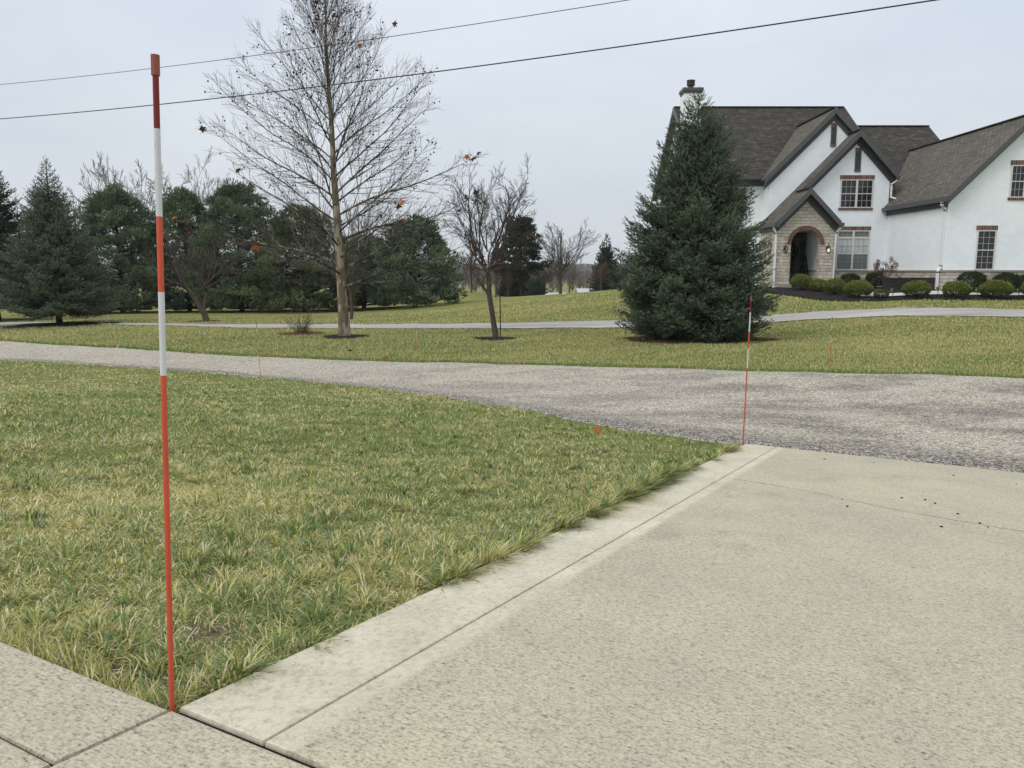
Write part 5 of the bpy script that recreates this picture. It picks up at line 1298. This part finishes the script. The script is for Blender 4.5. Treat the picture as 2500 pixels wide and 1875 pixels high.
fallen(.95, 18.6, .08, (.05, .035, .025), 'dark fallen leaf on the grass just across the road below the small bare tree', 4)
fallen(-4.3, 16.2 + 4.2, .09, (.11, .06, .03), 'brown fallen leaf on the grass across the road behind the leftmost roadside marker', 5)
def loose_gravel():
    r = np.random.default_rng(55); A = NA; m = (A[:, 0] > -9) & (A[:, 0] < 5.5); A = A[m]; d = np.r_[0, np.cumsum(np.linalg.norm(np.diff(A, axis=0), axis=1))]
    N = 15000; t = d[-1] * (1 - (1 - r.uniform(0, 1, N)) ** 1.3 * 1.0); X = np.interp(t, d, A[:, 0]); Y = np.interp(t, d, A[:, 1])
    tx = np.gradient(A[:, 0], d); ty = np.gradient(A[:, 1], d); nx_ = -np.interp(t, d, ty); ny_ = np.interp(t, d, tx); L = np.hypot(nx_, ny_)
    off = np.abs(r.normal(0, .16, N)) - .07 * (np.interp(t, d, A[:, 0]) < 1.5); X = X + nx_ / L * off; Y = Y + ny_ / L * off
    ic, s, v = in_concrete(X, Y); k = ~ic; X, Y, off = X[k], Y[k], off[k]; N = len(X); Z = road_z(X, Y) + .024 - .03 * (off < .02)
    sz = r.uniform(.003, .0085, N); O = np.array([(1, 0, 0), (0, 1, 0), (-1, 0, 0), (0, -1, 0), (0, 0, .7), (0, 0, -.7)], float); Fo = np.array([(0, 1, 4), (1, 2, 4), (2, 3, 4), (3, 0, 4), (1, 0, 5), (2, 1, 5), (3, 2, 5), (0, 3, 5)])
    a = r.uniform(0, 6.28, N); c_, s_ = np.cos(a), np.sin(a); P = O[None] * r.uniform(.6, 1.2, (N, 6, 1)) * sz[:, None, None]
    V = np.stack([P[..., 0] * c_[:, None] - P[..., 1] * s_[:, None] + X[:, None], P[..., 0] * s_[:, None] + P[..., 1] * c_[:, None] + Y[:, None], P[..., 2] + Z[:, None]], -1).reshape(-1, 3)
    F = (Fo[None] + (np.arange(N) * 6)[:, None, None]).reshape(-1, 3); g_ = r.choice([.10, .2, .34, .5, .62], N)[:, None] * np.array([1, .95, .88])
    o = mesh_obj('loose_gravel', V, F, M['leaf'], None, col=np.repeat(g_, 6, 0)); tag(o, 'loose stone chips along the crumbling near edge of the gravel road', 'gravel', kind='stuff')
loose_gravel()
# crumbs of debris on the slab
from math import atan, cos, sin
def px2slab(px, py):
    p = atan(275.5 / 1880.); c_, s_ = cos(p), sin(p); a = (px - 1250) / 1880.; d = (937.5 - py) / 1880.; b_ = c_ + d * s_; e = -s_ + d * c_
    t = (-.74 + .097 * (U[0] * P0[0] + U[1] * P0[1])) / (e + .097 * (U[0] * a + U[1] * b_)); return t * a, t * b_
PEB = [(865, 750), (1195, 773), (1737, 861), (1980, 909), (2160, 918), (1387, 1013), (1545, 1026), (1612, 1050), (1766, 1121), (1914, 1184), (1655, 1208), (1019, 1070), (982, 1022), (935, 1008), (1970, 1210)]
rr = random.Random(14)
for k, (a, b_) in enumerate(PEB):
    x, y = px2slab(1700 + a * .36166, 850 + b_ * .36166); s = .0047 if k not in (1, 4, 12, 14) else .003
    bm = bmesh.new(); bmesh.ops.create_icosphere(bm, subdivisions=2, radius=s)
    for v_ in bm.verts: v_.co = Vector((v_.co.x * rr.uniform(.9, 1.6), v_.co.y * rr.uniform(.7, 1.2), v_.co.z * rr.uniform(.5, .9)))
    me = bpy.data.meshes.new('debris_crumb'); bm.to_mesh(me); bm.free(); pale = k in (3, 13); me.materials.append(M['walk'] if pale else M['debris'])
    o = bpy.data.objects.new('debris_crumb', me); COL.objects.link(o); o.location = (x, y, slabz(x, y) + s * .45)
    tag(o, ('pale' if pale else 'small dark') + ' crumb of debris lying on the concrete driveway', 'debris', 'pale crumbs of debris on the concrete driveway' if pale else 'dark crumbs of debris on the concrete driveway')
J = [(3.052, .2), (3.02, .45), (2.93, .72), (2.80, 1.0), (2.72, 1.3), (2.68, 1.54), (2.60, 2.2), (2.5, 3.2), (2.45, 4.5)]
Jc = smooth_curve(J, 160); rj = np.random.default_rng(4)
Jc[:, 0] += np.cumsum(rj.normal(0, .0012, 160)) + rj.normal(0, .002, 160)
jv, jf = [], []
for k, (s_, v_) in enumerate(Jc):
    hw = .0022 * (1 + .6 * math.sin(k * .9) * math.sin(k * .23)); jv += [(s_ - hw, -v_, -.097 * (s_ - hw) + .0008), (s_ + hw, -v_, -.097 * (s_ + hw) + .0008)]
    if k: jf.append((2 * k - 2, 2 * k, 2 * k + 1, 2 * k - 1))
jo = mesh_obj('surface_crack', jv, jf, M['crack'], None, (P0[0], P0[1], -.74)); jo.rotation_euler = (0, 0, dr_ang); tag(jo, kind='structure')

# ------------------------------------------------------------------ air
hz = bpy.data.materials.new('winter_haze'); hz.use_nodes = True; ht_ = hz.node_tree; ht_.nodes.remove(ht_.nodes['Principled BSDF'])
pv = ht_.nodes.new('ShaderNodeVolumePrincipled'); pv.inputs['Color'].default_value = (.86, .90, .95, 1); pv.inputs['Density'].default_value = .00024; pv.inputs['Anisotropy'].default_value = .2
ht_.links.new(pv.outputs[0], ht_.nodes['Material Output'].inputs['Volume'])
b = MB(); b.box(-1450, 1450, -330, 1550, -14, 26); o = b.build('haze', hz); tag(o, 'faint winter haze over the far fields', 'haze', kind='stuff')
# ------------------------------------------------------------------ light, sky, camera
w = bpy.data.worlds.new('World'); SC.world = w; w.use_nodes = True; nt = w.node_tree; bg = nt.nodes['Background']
SUN_EL, SUN_AZ = R(46), R(-125)     # azimuth from +Y, clockwise; negative = left
sky = nt.nodes.new('ShaderNodeTexSky'); sky.sky_type = 'NISHITA'; sky.sun_disc = False; sky.sun_elevation = SUN_EL; sky.sun_rotation = SUN_AZ; sky.dust_density = 4; sky.air_density = 1.2
tc = nt.nodes.new('ShaderNodeTexCoord'); sx = nt.nodes.new('ShaderNodeSeparateXYZ'); nt.links.new(tc.outputs['Generated'], sx.inputs[0])
ramp = nt.nodes.new('ShaderNodeValToRGB'); nt.links.new(sx.outputs[2], ramp.inputs[0])
cr = ramp.color_ramp; SK = 1 / .1
stops = [(0.0, (.74, .78, .815)), (.10, (.72, .775, .835)), (.25, (.745, .815, .905)), (.45, (.88, .95, 1.04)), (1.0, (1.45, 1.50, 1.56))]
while len(cr.elements) < len(stops): cr.elements.new(.5)
for e, (p, c) in zip(cr.elements, stops): e.position = p; e.color = (*c, 1)
mp = nt.nodes.new('ShaderNodeMapping'); mp.inputs['Scale'].default_value = (1, 1, 2.6); nt.links.new(tc.outputs['Generated'], mp.inputs[0])
nz = nt.nodes.new('ShaderNodeTexNoise'); nz.inputs['Scale'].default_value = 2.2; nz.inputs['Detail'].default_value = 5; nz.inputs['Roughness'].default_value = .5; nt.links.new(mp.outputs[0], nz.inputs['Vector'])
r2 = nt.nodes.new('ShaderNodeValToRGB'); nt.links.new(nz.outputs['Fac'], r2.inputs[0]); r2.color_ramp.elements[0].position = .3; r2.color_ramp.elements[0].color = (.90, .915, .94, 1); r2.color_ramp.elements[1].position = .7; r2.color_ramp.elements[1].color = (1.09, 1.075, 1.05, 1)
mu = nt.nodes.new('ShaderNodeMix'); mu.data_type = 'RGBA'; mu.blend_type = 'MULTIPLY'; mu.inputs[0].default_value = 1; nt.links.new(ramp.outputs[0], mu.inputs[6]); nt.links.new(r2.outputs[0], mu.inputs[7])
sc_ = nt.nodes.new('ShaderNodeVectorMath'); sc_.operation = 'SCALE'; sc_.inputs['Scale'].default_value = SK; nt.links.new(mu.outputs[2], sc_.inputs[0])
mx = nt.nodes.new('ShaderNodeMix'); mx.data_type = 'RGBA'; mx.inputs[0].default_value = .93; nt.links.new(sky.outputs[0], mx.inputs[6]); nt.links.new(sc_.outputs[0], mx.inputs[7])
nt.links.new(mx.outputs[2], bg.inputs['Color']); bg.inputs['Strength'].default_value = .1
sl = bpy.data.lights.new('sun', 'SUN'); sl.energy = 1.2; sl.angle = R(25); sl.color = (1, .97, .93); so = bpy.data.objects.new('sun', sl); COL.objects.link(so)
dv = Vector((math.sin(SUN_AZ) * math.cos(SUN_EL), math.cos(SUN_AZ) * math.cos(SUN_EL), math.sin(SUN_EL)))
so.rotation_euler = dv.to_track_quat('Z', 'Y').to_euler(); so.location = (0, 0, 30)

cd = bpy.data.cameras.new('camera'); cam = bpy.data.objects.new('camera', cd); COL.objects.link(cam)
cd.sensor_width = 36; cd.lens = 36 * 1880 / 2500; cd.clip_start = .05; cd.clip_end = 5000
cam.location = (0, 0, 0); cam.rotation_euler = (R(90) - math.atan(275.5 / 1880), 0, 0)
SC.camera = cam
vs = SC.view_settings; vs.view_transform = 'Standard'; vs.look = 'None'; vs.exposure = 0; vs.gamma = 1
SC.cycles.use_denoising = True
SC.cycles.denoising_prefilter = 'ACCURATE'
SC.cycles.denoising_input_passes = 'RGB_ALBEDO_NORMAL'
SC.cycles.max_bounces = 5
SC.cycles.volume_bounces = 0
SC.cycles.use_adaptive_sampling = False
